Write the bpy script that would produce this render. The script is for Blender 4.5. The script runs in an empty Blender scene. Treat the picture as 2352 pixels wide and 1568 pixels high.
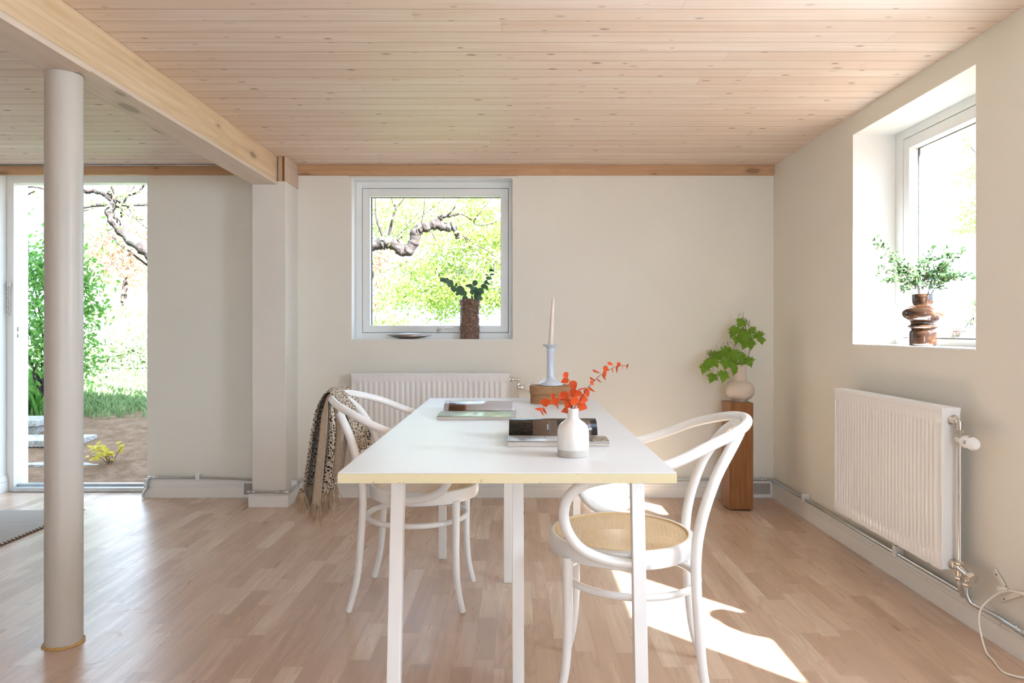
import bpy, math, random
import numpy as np
from mathutils import Vector, Matrix

PI = math.pi
H = 1.07                      # camera height
SC = bpy.context.scene
COL = SC.collection

# ------------------------------------------------------------------ camera
cam_data = bpy.data.cameras.new('camera')
cam_data.sensor_width = 36.0
cam_data.lens = 36.0 * 1600 / 2352
cam_data.shift_x = -7 / 2352
cam_data.shift_y = -28 / 2352
cam_data.clip_start = 0.05
cam_data.clip_end = 300
cam = bpy.data.objects.new('camera', cam_data)
cam.location = (0, 0, H)
cam.rotation_euler = (PI / 2, 0, 0)
COL.objects.link(cam)
SC.camera = cam

# ------------------------------------------------------------------ exposure
SC.view_settings.view_transform = 'Standard'
SC.view_settings.look = 'None'
SC.view_settings.gamma = 1
SC.view_settings.use_curve_mapping = False
SC.view_settings.exposure = 0.70
SC.cycles.use_denoising = True
SC.cycles.use_adaptive_sampling = True
SC.cycles.adaptive_threshold = 0.02
SC.cycles.max_bounces = 8
SC.cycles.diffuse_bounces = 5
SC.cycles.glossy_bounces = 4
SC.cycles.transparent_max_bounces = 12
SC.cycles.sample_clamp_indirect = 6.0
SC.cycles.caustics_reflective = False
SC.cycles.caustics_refractive = False

# ------------------------------------------------------------------ sky
world = bpy.data.worlds.new('sky')
SC.world = world
world.use_nodes = True
bg = world.node_tree.nodes['Background']
bg.inputs['Color'].default_value = (0.55, 0.745, 1.0, 1)
bg.inputs['Strength'].default_value = 4.0

# ------------------------------------------------------------------ sun
sun_dir = Vector((-1, 1.08, -1.30)).normalized()
sl = bpy.data.lights.new('sun', 'SUN')
sl.energy = 42.0
sl.angle = math.radians(1.0)
sl.color = (0.90, 0.95, 1.0)
sun = bpy.data.objects.new('sun', sl)
sun.rotation_euler = sun_dir.to_track_quat('-Z', 'Y').to_euler()
sun.location = (6, -6, 8)
COL.objects.link(sun)

def window_light(name, loc, rot, sx, sy, energy, color=(1, 1, 1), portal=False):
    l = bpy.data.lights.new(name, 'AREA')
    l.shape = 'RECTANGLE'
    l.size, l.size_y = sx, sy
    l.energy = energy
    l.color = color
    if portal:
        l.cycles.is_portal = True
    o = bpy.data.objects.new(name, l)
    o.location = loc
    o.rotation_euler = rot
    COL.objects.link(o)
    return o
# unseen fill lamp added behind the camera, then extra skylight at the side window
window_light('added_fill_rear', (0.75, -2.55, 1.25), (PI / 2, 0, 0), 1.6, 1.5, 24, (0.72, 0.85, 1.0))
window_light('daylight_side', (1.95, 1.33, 1.5), (0, PI / 2, 0), 0.9, 0.8, 34, (0.72, 0.85, 1.0))
# portals help the renderer find the sky through the openings
window_light('portal_door', (-2.85, 4.9, 1.05), (-PI / 2, 0, 0), 1.1, 2.1, 1, portal=True)
window_light('portal_back', (-0.53, 4.85, 1.52), (-PI / 2, 0, 0), 1.05, 1.05, 1, portal=True)
window_light('portal_right', (2.05, 2.95, 1.52), (0, PI / 2, 0), 1.05, 1.0, 1, portal=True)

# ------------------------------------------------------------------ node helpers
class NT:
    def __init__(self, name):
        self.mat = bpy.data.materials.new(name)
        self.mat.use_nodes = True
        self.nt = self.mat.node_tree
        self.n = self.nt.nodes
        self.b = self.n['Principled BSDF']
        self.out = self.n['Material Output']
    def new(self, t, **kw):
        x = self.n.new(t)
        for k, v in kw.items():
            setattr(x, k, v)
        return x
    def set(self, sock, v):
        if v is None:
            return
        if isinstance(v, bpy.types.NodeSocket):
            self.nt.links.new(v, sock)
        elif isinstance(v, (tuple, list)):
            if sock.type == 'RGBA' and len(v) == 3:
                v = (*v, 1)
            sock.default_value = v
        else:
            sock.default_value = v
    def m(self, op, a, b=None, c=None):
        x = self.new('ShaderNodeMath', operation=op)
        self.set(x.inputs[0], a); self.set(x.inputs[1], b)
        if c is not None: self.set(x.inputs[2], c)
        return x.outputs[0]
    def obj(self, kind='Object'):
        return self.new('ShaderNodeTexCoord').outputs[kind]
    def sep(self, v):
        s = self.new('ShaderNodeSeparateXYZ'); self.set(s.inputs[0], v); return s.outputs
    def comb(self, x=0.0, y=0.0, z=0.0):
        s = self.new('ShaderNodeCombineXYZ')
        for i, v in enumerate((x, y, z)): self.set(s.inputs[i], v)
        return s.outputs[0]
    def mapping(self, v, scale=(1, 1, 1), rot=(0, 0, 0), loc=(0, 0, 0)):
        s = self.new('ShaderNodeMapping'); self.set(s.inputs[0], v)
        s.inputs['Scale'].default_value = scale; s.inputs['Rotation'].default_value = rot; s.inputs['Location'].default_value = loc
        return s.outputs[0]
    def noise(self, v, scale=5, detail=3, rough=.5, dist=0.0, out='Fac'):
        s = self.new('ShaderNodeTexNoise'); self.set(s.inputs['Vector'], v)
        self.set(s.inputs['Scale'], scale); self.set(s.inputs['Detail'], detail); self.set(s.inputs['Roughness'], rough); self.set(s.inputs['Distortion'], dist)
        return s.outputs[out]
    def white(self, v, out='Value'):
        s = self.new('ShaderNodeTexWhiteNoise', noise_dimensions='3D'); self.set(s.inputs['Vector'], v); return s.outputs[out]
    def voro(self, v, scale=5, rand=1.0, feature='F1', dim='3D'):
        s = self.new('ShaderNodeTexVoronoi', feature=feature, voronoi_dimensions=dim); self.set(s.inputs['Vector'], v)
        s.inputs['Scale'].default_value = scale; s.inputs['Randomness'].default_value = rand
        return s
    def ramp(self, f, stops, interp='LINEAR'):
        s = self.new('ShaderNodeValToRGB'); self.set(s.inputs[0], f)
        cr = s.color_ramp; cr.interpolation = interp
        while len(cr.elements) < len(stops): cr.elements.new(.5)
        for e, (p, c) in zip(cr.elements, stops):
            e.position = p; e.color = (*c, 1) if len(c) == 3 else c
        return s.outputs[0]
    def mix(self, f, a, b, blend='MIX'):
        s = self.new('ShaderNodeMix', data_type='RGBA', blend_type=blend)
        self.set(s.inputs[0], f); self.set(s.inputs[6], a); self.set(s.inputs[7], b)
        return s.outputs[2]
    def rng(self, f, a, b, c=0.0, d=1.0, smooth=False):
        s = self.new('ShaderNodeMapRange'); s.interpolation_type = 'SMOOTHSTEP' if smooth else 'LINEAR'
        for i, v in enumerate((f, a, b, c, d)): self.set(s.inputs[i], v)
        return s.outputs[0]
    def bump(self, h, strength=.2, dist=.002):
        s = self.new('ShaderNodeBump'); s.inputs['Strength'].default_value = strength; s.inputs['Distance'].default_value = dist
        self.set(s.inputs['Height'], h); self.nt.links.new(s.outputs[0], self.b.inputs['Normal'])
    def fin(self, color=None, rough=.5, metal=0.0, spec=.5, **kw):
        self.set(self.b.inputs['Base Color'], color); self.set(self.b.inputs['Roughness'], rough)
        self.set(self.b.inputs['Metallic'], metal); self.set(self.b.inputs['Specular IOR Level'], spec)
        for k, v in kw.items(): self.set(self.b.inputs[k], v)
        return self.mat

def plain(name, color, rough=.5, metal=0.0, spec=.5, var=.04, vscale=6, bump=0, bscale=200, coat=0):
    t = NT(name)
    c = t.obj()
    n = t.noise(c, vscale, 3)
    f = t.rng(n, .3, .7, 1 - var, 1 + var)
    col = t.mix(1.0, color, t.comb(f, f, f), 'MULTIPLY')
    if bump: t.bump(t.noise(c, bscale, 2), bump, .001)
    t.fin(col, rough, metal, spec)
    if coat: t.b.inputs['Coat Weight'].default_value = coat
    return t.mat

def planks(t, across, along, w, L, seam):
    """per-board random value, seam mask, board-local coordinates"""
    r = t.m('DIVIDE', across, w)
    row = t.m('FLOOR', r)
    rr = t.white(t.comb(row, 3.7, 1.1))
    Lr = t.m('MULTIPLY', L, t.m('ADD', .65, t.m('MULTIPLY', rr, .7)))
    a = t.m('ADD', along, t.m('MULTIPLY', t.white(t.comb(row, 9.1, 4.4)), 7.0))
    q = t.m('DIVIDE', a, Lr)
    col = t.m('FLOOR', q)
    idv = t.comb(row, col, 5.5)
    fr = t.m('FRACT', r); d1 = t.m('MULTIPLY', t.m('MINIMUM', fr, t.m('SUBTRACT', 1.0, fr)), w)
    fq = t.m('FRACT', q); d2 = t.m('MULTIPLY', t.m('MINIMUM', fq, t.m('SUBTRACT', 1.0, fq)), Lr)
    d = t.m('MINIMUM', d1, d2)
    mask = t.rng(d, 0.0, seam, 1.0, 0.0)
    return t.white(idv), t.white(t.comb(col, row, 8.2)), mask, idv, d1, fr

def mat_floor():
    t = NT('oak_parquet')
    x, y, z = t.sep(t.obj())
    r1, r2, mask, idv, _, _ = planks(t, x, y, .067, .42, .0009)
    ofs = t.m('MULTIPLY', r1, 40.0)
    g = t.noise(t.comb(t.m('MULTIPLY', x, 42), t.m('MULTIPLY', y, 2.2), ofs), 1.0, 4, .55, .25)
    big = t.noise(t.comb(t.m('MULTIPLY', x, 9), t.m('MULTIPLY', y, 1.3), ofs), 1.0, 2, .5, .3)
    rings = t.m('SINE', t.m('MULTIPLY', big, 55.0))
    ringm = t.m('MULTIPLY', t.rng(rings, .2, 1.0), t.rng(r2, .35, .7))
    base = t.ramp(r1, [(0, (.52, .345, .235)), (.3, (.60, .415, .295)), (.65, (.66, .475, .35)), (.9, (.71, .54, .41)), (1, (.77, .61, .475))])
    c = t.mix(t.rng(g, .35, .72, 0, .42), base, (.40, .265, .185))
    c = t.mix(t.m('MULTIPLY', ringm, .32), c, (.38, .245, .17))
    c = t.mix(t.m('MULTIPLY', mask, .55), c, (.24, .14, .09))
    # swirls of dried wipe marks near the post base
    p = t.sep(t.obj())
    dx = t.m('SUBTRACT', p[0], -1.42); dy = t.m('SUBTRACT', p[1], 2.40)
    rad = t.m('SQRT', t.m('ADD', t.m('MULTIPLY', dx, dx), t.m('MULTIPLY', t.m('MULTIPLY', dy, dy), .5)))
    sw = t.noise(t.comb(t.m('MULTIPLY', rad, 26), t.m('MULTIPLY', dy, 2.0), 2.0), 1.0, 2, .5, 1.5)
    swm = t.m('MULTIPLY', t.rng(sw, .56, .66), t.rng(rad, .08, .30, 1.0, 0.0))
    c = t.mix(t.m('MULTIPLY', swm, .35), c, (.74, .66, .58))
    rough = t.m('ADD', t.rng(g, .3, .7, .26, .36), t.m('MULTIPLY', swm, .15))
    return t.fin(c, rough, spec=.85)

def mat_boards(name, w, tint=(1, 1, 1), axis=0):
    """knotty whitewashed pine boards running along axis"""
    t = NT(name)
    s = t.sep(t.obj())
    along, across = (s[0], s[1]) if axis == 0 else (s[1], s[0])
    r1, r2, mask, idv, d1, fr = planks(t, across, along, w, 3.2, .0014)
    ofs = t.m('MULTIPLY', r1, 30.0)
    g = t.noise(t.comb(t.m('MULTIPLY', along, 2.0), t.m('MULTIPLY', across, 60), ofs), 1.0, 4, .6, .6)
    g2 = t.noise(t.comb(t.m('MULTIPLY', along, .9), t.m('MULTIPLY', across, 11), ofs), 1.0, 2, .5, .3)
    wash = t.noise(t.comb(t.m('MULTIPLY', along, .8), t.m('MULTIPLY', across, 2.2), 0.0), 1.0, 3, .6)
    def k(c): return tuple(a * b for a, b in zip(c, tint))
    base = t.ramp(r1, [(0, k((.77, .63, .52))), (.5, k((.81, .68, .575))), (1, k((.84, .725, .63)))])
    c = t.mix(t.rng(g, .42, .68, 0, .55), base, k((.66, .49, .37)))
    c = t.mix(t.rng(g2, .48, .70, 0, .45), c, k((.72, .53, .40)))
    c = t.mix(t.rng(wash, .45, .8, 0, .35), c, k((.86, .77, .69)))
    # knots
    v = t.voro(t.comb(t.m('MULTIPLY', along, 6.2), t.m('MULTIPLY', across, 13.5), 0.0), 1.0, 1.0, dim='2D')
    kn = t.sep(v.outputs['Color'])
    size = t.rng(kn[0], .45, 1.0, .0, .11)
    gate = t.m('GREATER_THAN', kn[0], .45)
    km = t.m('MULTIPLY', t.m('MULTIPLY', gate, t.rng(t.m('SUBTRACT', v.outputs['Distance'], size), -.03, .05, 1.0, 0.0)), t.rng(kn[1], .2, 1.0, .25, 1.0))
    c = t.mix(t.m('MULTIPLY', km, .75), c, k((.19, .125, .085)))
    # grooves: every board edge, some stronger
    gm = t.rng(d1, .0006, .0030, 1.0, 0.0)
    deep = t.rng(t.white(t.comb(t.m('FLOOR', t.m('ADD', t.m('DIVIDE', across, w), .5)), 2.0, 2.0)), .2, .8, .45, .95)
    c = t.mix(t.m('MULTIPLY', gm, deep), c, k((.30, .14, .075)))
    c = t.mix(t.m('MULTIPLY', mask, .5), c, k((.36, .19, .11)))
    t.bump(t.m('SUBTRACT', t.m('MULTIPLY', g, .1), gm), .5, .002)
    return t.fin(c, .55, spec=.35)

def mat_timber(name, lo, hi, along=1, knots=True, kcol=(.22, .18, .13), rough=.55, kscale=1.0):
    """solid planed timber with grain along axis"""
    t = NT(name)
    s = list(t.sep(t.obj()))
    o = [i for i in range(3) if i != along]
    a = s[along]
    p = t.comb(t.m('MULTIPLY', a, 1.6), t.m('MULTIPLY', s[o[0]], 55), t.m('MULTIPLY', s[o[1]], 55))
    g = t.noise(p, 1.0, 4, .6, .5)
    p2 = t.comb(t.m('MULTIPLY', a, .8), t.m('MULTIPLY', s[o[0]], 9), t.m('MULTIPLY', s[o[1]], 9))
    b = t.noise(p2, 1.0, 2, .5, .4)
    rings = t.rng(t.m('SINE', t.m('MULTIPLY', b, 60)), -.2, 1)
    c = t.mix(t.rng(g, .3, .7), lo, hi)
    c = t.mix(t.m('MULTIPLY', rings, .35), c, lo)
    if knots:
        v = t.voro(t.comb(t.m('MULTIPLY', a, 2.9 * kscale), t.m('MULTIPLY', s[o[0]], 8.0 * kscale), t.m('MULTIPLY', s[o[1]], 8.0 * kscale)), 1.0, 1.0)
        kn = t.sep(v.outputs['Color'])
        d = v.outputs['Distance']
        sz = t.rng(kn[0], .4, 1.0, .09, .22)
        gate = t.m('GREATER_THAN', kn[0], .05)
        halo = t.m('MULTIPLY', gate, t.rng(t.m('SUBTRACT', d, sz), 0, .16, 1.0, 0.0))
        core = t.m('MULTIPLY', gate, t.rng(t.m('SUBTRACT', d, sz), -.03, .0, 1.0, 0.0))
        c = t.mix(t.m('MULTIPLY', halo, .35), c, tuple(x * .75 for x in lo))
        c = t.mix(t.m('MULTIPLY', core, .7), c, kcol)
    t.bump(g, .15, .001)
    return t.fin(c, rough, spec=.35)

M = {}
def build_materials():
    M['floor'] = mat_floor()
    M['ceiling'] = mat_boards('pine_ceiling_boards', .0875)
    M['wall'] = plain('cream_wall_paint', (.82, .795, .72), .75, spec=.25, var=.02, vscale=1.5, bump=.15, bscale=220)
    M['white_wall'] = plain('white_wall_paint', (.86, .86, .84), .6, spec=.3, var=.01, vscale=2, bump=.1)
    M['plaster'] = plain('rough_cream_plaster', (.78, .745, .685), .8, spec=.2, var=.03, vscale=3, bump=.7, bscale=90)
    M['trim'] = plain('white_trim_paint', (.85, .83, .79), .4, spec=.45, var=.015, vscale=4)
    M['frame'] = plain('window_frame_paint', (.83, .85, .84), .35, spec=.5, var=.01)
    M['gasket'] = plain('dark_gasket', (.05, .06, .06), .6)
    M['radiator'] = plain('radiator_enamel', (.87, .87, .87), .22, spec=.5, var=.01)
    M['chair'] = plain('white_chair_lacquer', (.87, .865, .86), .28, spec=.5, var=.035, vscale=12)
    M['leg'] = plain('white_table_leg_paint', (.87, .87, .87), .3, spec=.5, var=.02, vscale=8)
    M['chrome'] = plain('nickel', (.72, .68, .63), .22, 1.0, var=.03)
    M['zinc'] = plain('zinc_pipe', (.60, .63, .65), .3, 1.0, var=.06, vscale=20)
    M['cream_plastic'] = plain('cream_plastic', (.85, .80, .70), .4)
    M['white_plastic'] = plain('white_plastic', (.86, .86, .85), .25)
    M['beam'] = mat_timber('pine_beam', (.62, .44, .26), (.79, .63, .44), 1, True, (.25, .20, .13), kscale=1.35)
    M['beam_under'] = mat_timber('pine_beam_cladding', (.66, .54, .44), (.76, .64, .54), 1, True, (.33, .24, .18))
    M['trim_wood'] = mat_timber('pine_wall_batten', (.50, .29, .155), (.60, .38, .22), 0, True, (.27, .15, .08), kscale=1.6)
    M['post_wood'] = mat_timber('pine_post_block', (.52, .34, .22), (.62, .44, .31), 2, False)
    M['post_wood_pink'] = mat_timber('whitewashed_post_board', (.62, .47, .37), (.70, .56, .45), 1, False)
    M['post_wood_dark'] = mat_timber('dark_shim_wood', (.25, .11, .035), (.32, .15, .055), 2, False)
    M['pedestal'] = mat_timber('teak_pedestal', (.19, .075, .024), (.34, .145, .05), 2, False, rough=.35)
    M['post'] = plain('warm_grey_post_paint', (.56, .53, .48), .38, spec=.45, var=.03, vscale=5, bump=.15, bscale=60)
    M['sealant'] = plain('yellow_glue_ring', (.55, .33, .10), .5)
    M['concrete'] = mat_speckle('aggregate_concrete', (.42, .40, .38), (.17, .15, .14), (.62, .60, .57))
    M['render'] = plain('house_render', (.8, .8, .78), .8)
    M['roof'] = plain('dark_roof_tiles', (.10, .09, .09), .8)
    M['bark'] = mat_bark()
    M['soil'] = mat_ground()

def mat_speckle(name, a, b, c_):
    t = NT(name); o = t.obj()
    v = t.voro(o, 110); k = t.sep(v.outputs['Color'])[0]
    c = t.ramp(k, [(0, b), (.35, a), (.7, a), (1, c_)])
    n = t.noise(o, 5, 3)
    c = t.mix(t.rng(n, .4, .8, 0, .5), c, b)
    t.bump(k, .4, .004)
    return t.fin(c, .9, spec=.2)

def mat_bark():
    t = NT('tree_bark'); o = t.obj()
    n = t.noise(o, 22, 5, .7, .6); w = t.noise(o, 5, 3)
    c = t.ramp(n, [(.3, (.025, .018, .016)), (.55, (.075, .058, .052)), (.8, (.18, .16, .145))])
    c = t.mix(t.rng(w, .55, .75, 0, .5), c, (.17, .18, .16))
    t.bump(n, 1.0, .02)
    return t.fin(c, .9, spec=.15)

def mat_ground():
    t = NT('garden_soil_and_grass'); o = t.obj(); s = t.sep(o)
    n = t.noise(o, 9, 6, .75); f = t.noise(o, 60, 3, .7)
    soil = t.ramp(n, [(.3, (.135, .075, .042)), (.5, (.215, .13, .08)), (.75, (.31, .20, .135))])
    soil = t.mix(t.rng(f, .62, .74, 0, .7), soil, (.12, .06, .035))
    lv = t.voro(o, 26); lk = t.sep(lv.outputs['Color'])
    leaf = t.m('MULTIPLY', t.m('GREATER_THAN', lk[0], .86), t.rng(lv.outputs['Distance'], .2, .3, 1, 0))
    soil = t.mix(leaf, soil, (.32, .19, .11))
    gr = t.ramp(f, [(.3, (.10, .15, .05)), (.7, (.20, .26, .11))])
    edge = t.m('ADD', t.m('SUBTRACT', s[1], 7.0), t.m('ADD', t.m('MULTIPLY', t.m('ADD', s[0], 4.0), -.45), t.m('MULTIPLY', t.m('SUBTRACT', t.noise(o, 1.6, 4), .5), 2.2)))
    c = t.mix(t.rng(edge, -.15, .35), soil, gr)
    t.bump(n, .8, .05)
    return t.fin(c, .95, spec=.1)

# ------------------------------------------------------------------ geometry
class G:
    """vertex / face collector"""
    def __init__(self): self.v = []; self.f = []; self.uv = None; self.mi = []
    def add(self, vs, fs, mi=0):
        o = len(self.v)
        self.v += [tuple(p) for p in vs]
        self.f += [tuple(i + o for i in f) for f in fs]
        self.mi += [mi] * len(fs)
        return self
    def box(self, x0, x1, y0, y1, z0, z1, mi=0):
        v = [(x0, y0, z0), (x1, y0, z0), (x1, y1, z0), (x0, y1, z0), (x0, y0, z1), (x1, y0, z1), (x1, y1, z1), (x0, y1, z1)]
        return self.add(v, [(0, 3, 2, 1), (4, 5, 6, 7), (0, 1, 5, 4), (1, 2, 6, 5), (2, 3, 7, 6), (3, 0, 4, 7)], mi)
    def tube(self, pts, r, n=12, caps=True, closed=False, mi=0, squash=None):
        P = [Vector(p) for p in pts]; k = len(P)
        R = r if isinstance(r, (list, tuple)) else [r] * k
        T = []
        for i in range(k):
            a = P[(i - 1) % k] if (i > 0 or closed) else P[i]
            b = P[(i + 1) % k] if (i < k - 1 or closed) else P[i]
            T.append((b - a).normalized())
        up = Vector((0, 0, 1)) if abs(T[0].z) < .9 else Vector((1, 0, 0))
        N = (up - T[0] * up.dot(T[0])).normalized()
        vs = []
        for i in range(k):
            if i: N = (N - T[i] * N.dot(T[i])).normalized()
            B = T[i].cross(N)
            for j in range(n):
                a = 2 * PI * j / n
                vs.append(P[i] + (N * math.cos(a) + B * math.sin(a)) * R[i])
        fs = []
        for i in range(k if closed else k - 1):
            i2 = (i + 1) % k
            for j in range(n):
                j2 = (j + 1) % n
                fs.append((i * n + j, i * n + j2, i2 * n + j2, i2 * n + j))
        if caps and not closed:
            fs.append(tuple(range(n - 1, -1, -1))); fs.append(tuple((k - 1) * n + j for j in range(n)))
        return self.add(vs, fs, mi)
    def lathe(self, prof, c=(0, 0, 0), n=40, wave=None, mi=0):
        vs = []; k = len(prof)
        for i, (r, z) in enumerate(prof):
            for j in range(n):
                a = 2 * PI * j / n
                rr = max(r, 1e-5)
                if wave: rr *= 1 + wave(i, a)
                vs.append((c[0] + rr * math.cos(a), c[1] + rr * math.sin(a), c[2] + z))
        fs = [(i * n + j, i * n + (j + 1) % n, (i + 1) * n + (j + 1) % n, (i + 1) * n + j) for i in range(k - 1) for j in range(n)]
        fs.append(tuple(range(n - 1, -1, -1))); fs.append(tuple((k - 1) * n + j for j in range(n)))
        return self.add(vs, fs, mi)
    def grid(self, nu, nv, fn, mi=0, uvf=None):
        vs = [fn(i / (nu - 1), j / (nv - 1)) for j in range(nv) for i in range(nu)]
        fs = [(j * nu + i, j * nu + i + 1, (j + 1) * nu + i + 1, (j + 1) * nu + i) for j in range(nv - 1) for i in range(nu - 1)]
        if uvf:
            if self.uv is None: self.uv = []
            self.uv += [uvf(i / (nu - 1), j / (nv - 1)) for j in range(nv) for i in range(nu)]
        return self.add(vs, fs, mi)

def spline(pts, n=8, closed=False):
    P = [Vector(p) for p in pts]; k = len(P); out = []
    for i in range(k if closed else k - 1):
        if closed: p0, p1, p2, p3 = P[(i - 1) % k], P[i], P[(i + 1) % k], P[(i + 2) % k]
        else: p0, p1, p2, p3 = P[max(i - 1, 0)], P[i], P[i + 1], P[min(i + 2, k - 1)]
        for j in range(n):
            t = j / n
            out.append(.5 * ((2 * p1) + (-p0 + p2) * t + (2 * p0 - 5 * p1 + 4 * p2 - p3) * t * t + (-p0 + 3 * p1 - 3 * p2 + p3) * t ** 3))
    if not closed: out.append(P[-1])
    return out

def lerpr(a, b, k): return [a + (b - a) * i / (k - 1) for i in range(k)]

def mesh(name, g, mat, parent=None, smooth=False, bevel=0, sub=0, solid=0, world=True, seg=2, angle=35):
    """one mesh object; g holds scene coordinates unless world=False"""
    me = bpy.data.meshes.new(name)
    off = Vector((0, 0, 0))
    if parent is not None and world:
        r = parent
        while r.parent: r = r.parent
        off = Vector(r.location)
    vs = [(a - off.x, b - off.y, c - off.z) for a, b, c in g.v]
    me.from_pydata(vs, [], g.f)
    mats = mat if isinstance(mat, (list, tuple)) else [mat]
    for m_ in mats: me.materials.append(M[m_] if isinstance(m_, str) else m_)
    if len(mats) > 1: me.polygons.foreach_set('material_index', g.mi)
    if g.uv:
        ul = me.uv_layers.new(name='UVMap')
        for l in me.loops: ul.data[l.index].uv = g.uv[l.vertex_index]
    if smooth:
        me.polygons.foreach_set('use_smooth', [True] * len(me.polygons))
        if smooth == 'angle': me.set_sharp_from_angle(angle=math.radians(angle))
    me.update()
    o = bpy.data.objects.new(name, me)
    COL.objects.link(o)
    if parent is not None: o.parent = parent
    if bevel:
        b = o.modifiers.new('bevel', 'BEVEL'); b.width = bevel; b.segments = seg; b.limit_method = 'ANGLE'; b.angle_limit = math.radians(40)
    if solid:
        s = o.modifiers.new('solid', 'SOLIDIFY'); s.thickness = solid; s.offset = 0
    if sub:
        s = o.modifiers.new('sub', 'SUBSURF'); s.levels = sub; s.render_levels = sub
    return o

def tag(o, label=None, cat=None, group=None, kind=None):
    if label: o['label'] = label
    if cat: o['category'] = cat
    if group: o['group'] = group
    if kind: o['kind'] = kind
    return o

def thing(name, loc, label=None, cat=None, group=None, kind=None):
    o = bpy.data.objects.new(name, None)
    o.empty_display_size = .05
    o.location = loc
    COL.objects.link(o)
    return tag(o, label, cat, group, kind)

def copy_tree(o, parent=None):
    c = o.copy(); COL.objects.link(c)
    if parent is not None: c.parent = parent
    for ch in list(o.children): copy_tree(ch, c)
    return c

def P(px, py, Y):
    """a point of the photograph's frame at distance Y"""
    return Vector(((px - 1183) * Y / 1600, Y, H + (756 - py) * Y / 1600))
build_materials()
R = random.Random(7)
YB = 4.44       # back wall
XR = 1.648      # right wall
ZC = 2.115      # ceiling
XL = -3.355     # left wall
YF = -2.6       # wall behind the camera

# ------------------------------------------------------------------ shell
def S(name, g, mat, **kw):
    o = mesh(name, g, mat, **kw); o['kind'] = 'structure'; return o

S('floor', G().box(-6.9, XR + .3, YF - .3, 4.62, -.12, 0), 'floor')
S('ceiling', G().box(-6.9, XR + .42, YF - .4, 4.86, ZC, ZC + .25), 'ceiling')
# the storey above shades the ground by the house
S('wall_upper', G().box(-6.9, XR + .42, YF - .4, 4.86, ZC + .25, 3.9), 'render')

g = G()
y0, y1 = YB, 4.80
wx0, wx1, wz0, wz1 = -1.043, -.014, 1.003, 2.036
g.box(-2.345, wx0, y0, y1, 0, ZC); g.box(wx1, XR + .36, y0, y1, 0, ZC)
g.box(wx0, wx1, y0, y1, 0, wz0); g.box(wx0, wx1, y0, y1, wz1, ZC)
g.box(-6.6, -2.345, 4.50, y1, 2.085, ZC)
g.box(-6.6, XL, 4.68, y1, 0, 2.085)
S('wall_back', g, 'wall')
g = G()
x0, x1 = XR, XR + .36
holes = [(.86, 1.80, .995, 2.02), (2.49, 3.40, .995, 2.02)]
g.box(x0, x1, YF - .3, .86, 0, ZC); g.box(x0, x1, 1.80, 2.49, 0, ZC); g.box(x0, x1, 3.40, YB, 0, ZC)
for a, b, c, d in holes: g.box(x0, x1, a, b, 0, c); g.box(x0, x1, a, b, d, ZC)
S('wall_right', g, 'wall')
S('wall_left', G().box(XL - .12, XL, 2.2, 4.60, 0, ZC), 'white_wall')
S('wall_left_far', G().box(-6.9, -6.6, YF - .3, 4.8, 0, ZC), 'wall')  # unseen wall, set far back to keep the left side darker
g = G()
g.box(-6.6, -.1, YF - .3, YF, 0, ZC); g.box(1.6, XR, YF - .3, YF, 0, ZC)
for a, b in ((-.1, 1.6),): g.box(a, b, YF - .3, YF, 0, .45); g.box(a, b, YF - .3, YF, 2.03, ZC)
S('wall_front', g, 'wall')
# boxed-in corner pillar in the back wall
S('pillar', G().box(-1.589, -1.385, 4.21, YB + .01, 0, 1.965), 'plaster', bevel=.003)

# ------------------------------------------------------------------ beams, battens
g = G().box(-1.587, -1.437, YF, 4.205, 1.962, ZC - .001)
beam = S('beam', g, 'beam', bevel=.002)
g = G().box(-1.589, -1.434, YF, 2.355, 1.938, 1.960); g.box(-1.587, -1.437, 2.357, 4.215, 1.944, 1.962)
o = mesh('beam_cladding', g, 'beam_under', beam, bevel=.0015)
pb = thing('beam', (-1.47, 4.3, 1.965), kind='structure')
mesh('post_block', G().box(-1.434, -1.409, 4.215, 4.43, 1.966, ZC - .001), 'post_wood', pb, bevel=.001)
mesh('shim', G().box(-1.409, -1.393, 4.216, 4.43, 1.966, ZC - .001), 'post_wood_dark', pb)
mesh('side_board', G().box(-1.393, -1.380, 4.208, 4.438, 1.964, ZC - .001), 'post_wood_pink', pb, bevel=.001)
S('trim_1', G().box(-1.379, XR - .001, YB - .018, YB + .01, ZC - .066, ZC - .001), 'trim_wood', bevel=.0015)
S('trim_2', G().box(XL + .001, -1.590, YB - .018, YB + .01, ZC - .064, ZC - .001), 'trim_wood', bevel=.0015)
g = G().box(-1.062, .018, YB - .006, YB + .004, 2.036, 2.0485)
S('trim_3', g, 'plaster', bevel=.001)
S('trim_4', G().box(-1.056, .012, YB - .010, YB, 2.0442, 2.0488), 'post_wood', bevel=.001)

# ------------------------------------------------------------------ baseboards with a cable groove
def base_prof(p0, p1, nrm, h=.097, th=.014):
    """profile swept from p0 to p1, nrm points into the room"""
    g = G()
    prof = [(0, 0), (th, 0), (th, .068), (th - .004, .071), (th - .004, .073), (th + .002, .0745), (th + .002, .084), (th - .003, .0865), (th - .006, h), (0, h)]
    vs = []
    for p in (p0, p1):
        for d, z in prof: vs.append((p[0] + nrm[0] * d, p[1] + nrm[1] * d, z))
    n = len(prof)
    fs = [(i, (i + 1) % n, n + (i + 1) % n, n + i) for i in range(n)]
    fs += [tuple(range(n)), tuple(range(2 * n - 1, n - 1, -1))]
    return g.add(vs, fs)
S('baseboard_back', base_prof((-1.37, YB), (XR - .016, YB), (0, -1)), 'trim')
S('baseboard_back_left', base_prof((-2.36, YB), (-1.592, YB), (0, -1), h=.118), 'trim')
g = base_prof((-1.607, 4.21), (-1.367, 4.21), (0, -1), h=.085)
S('baseboard_pillar_front', g, 'trim')
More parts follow.
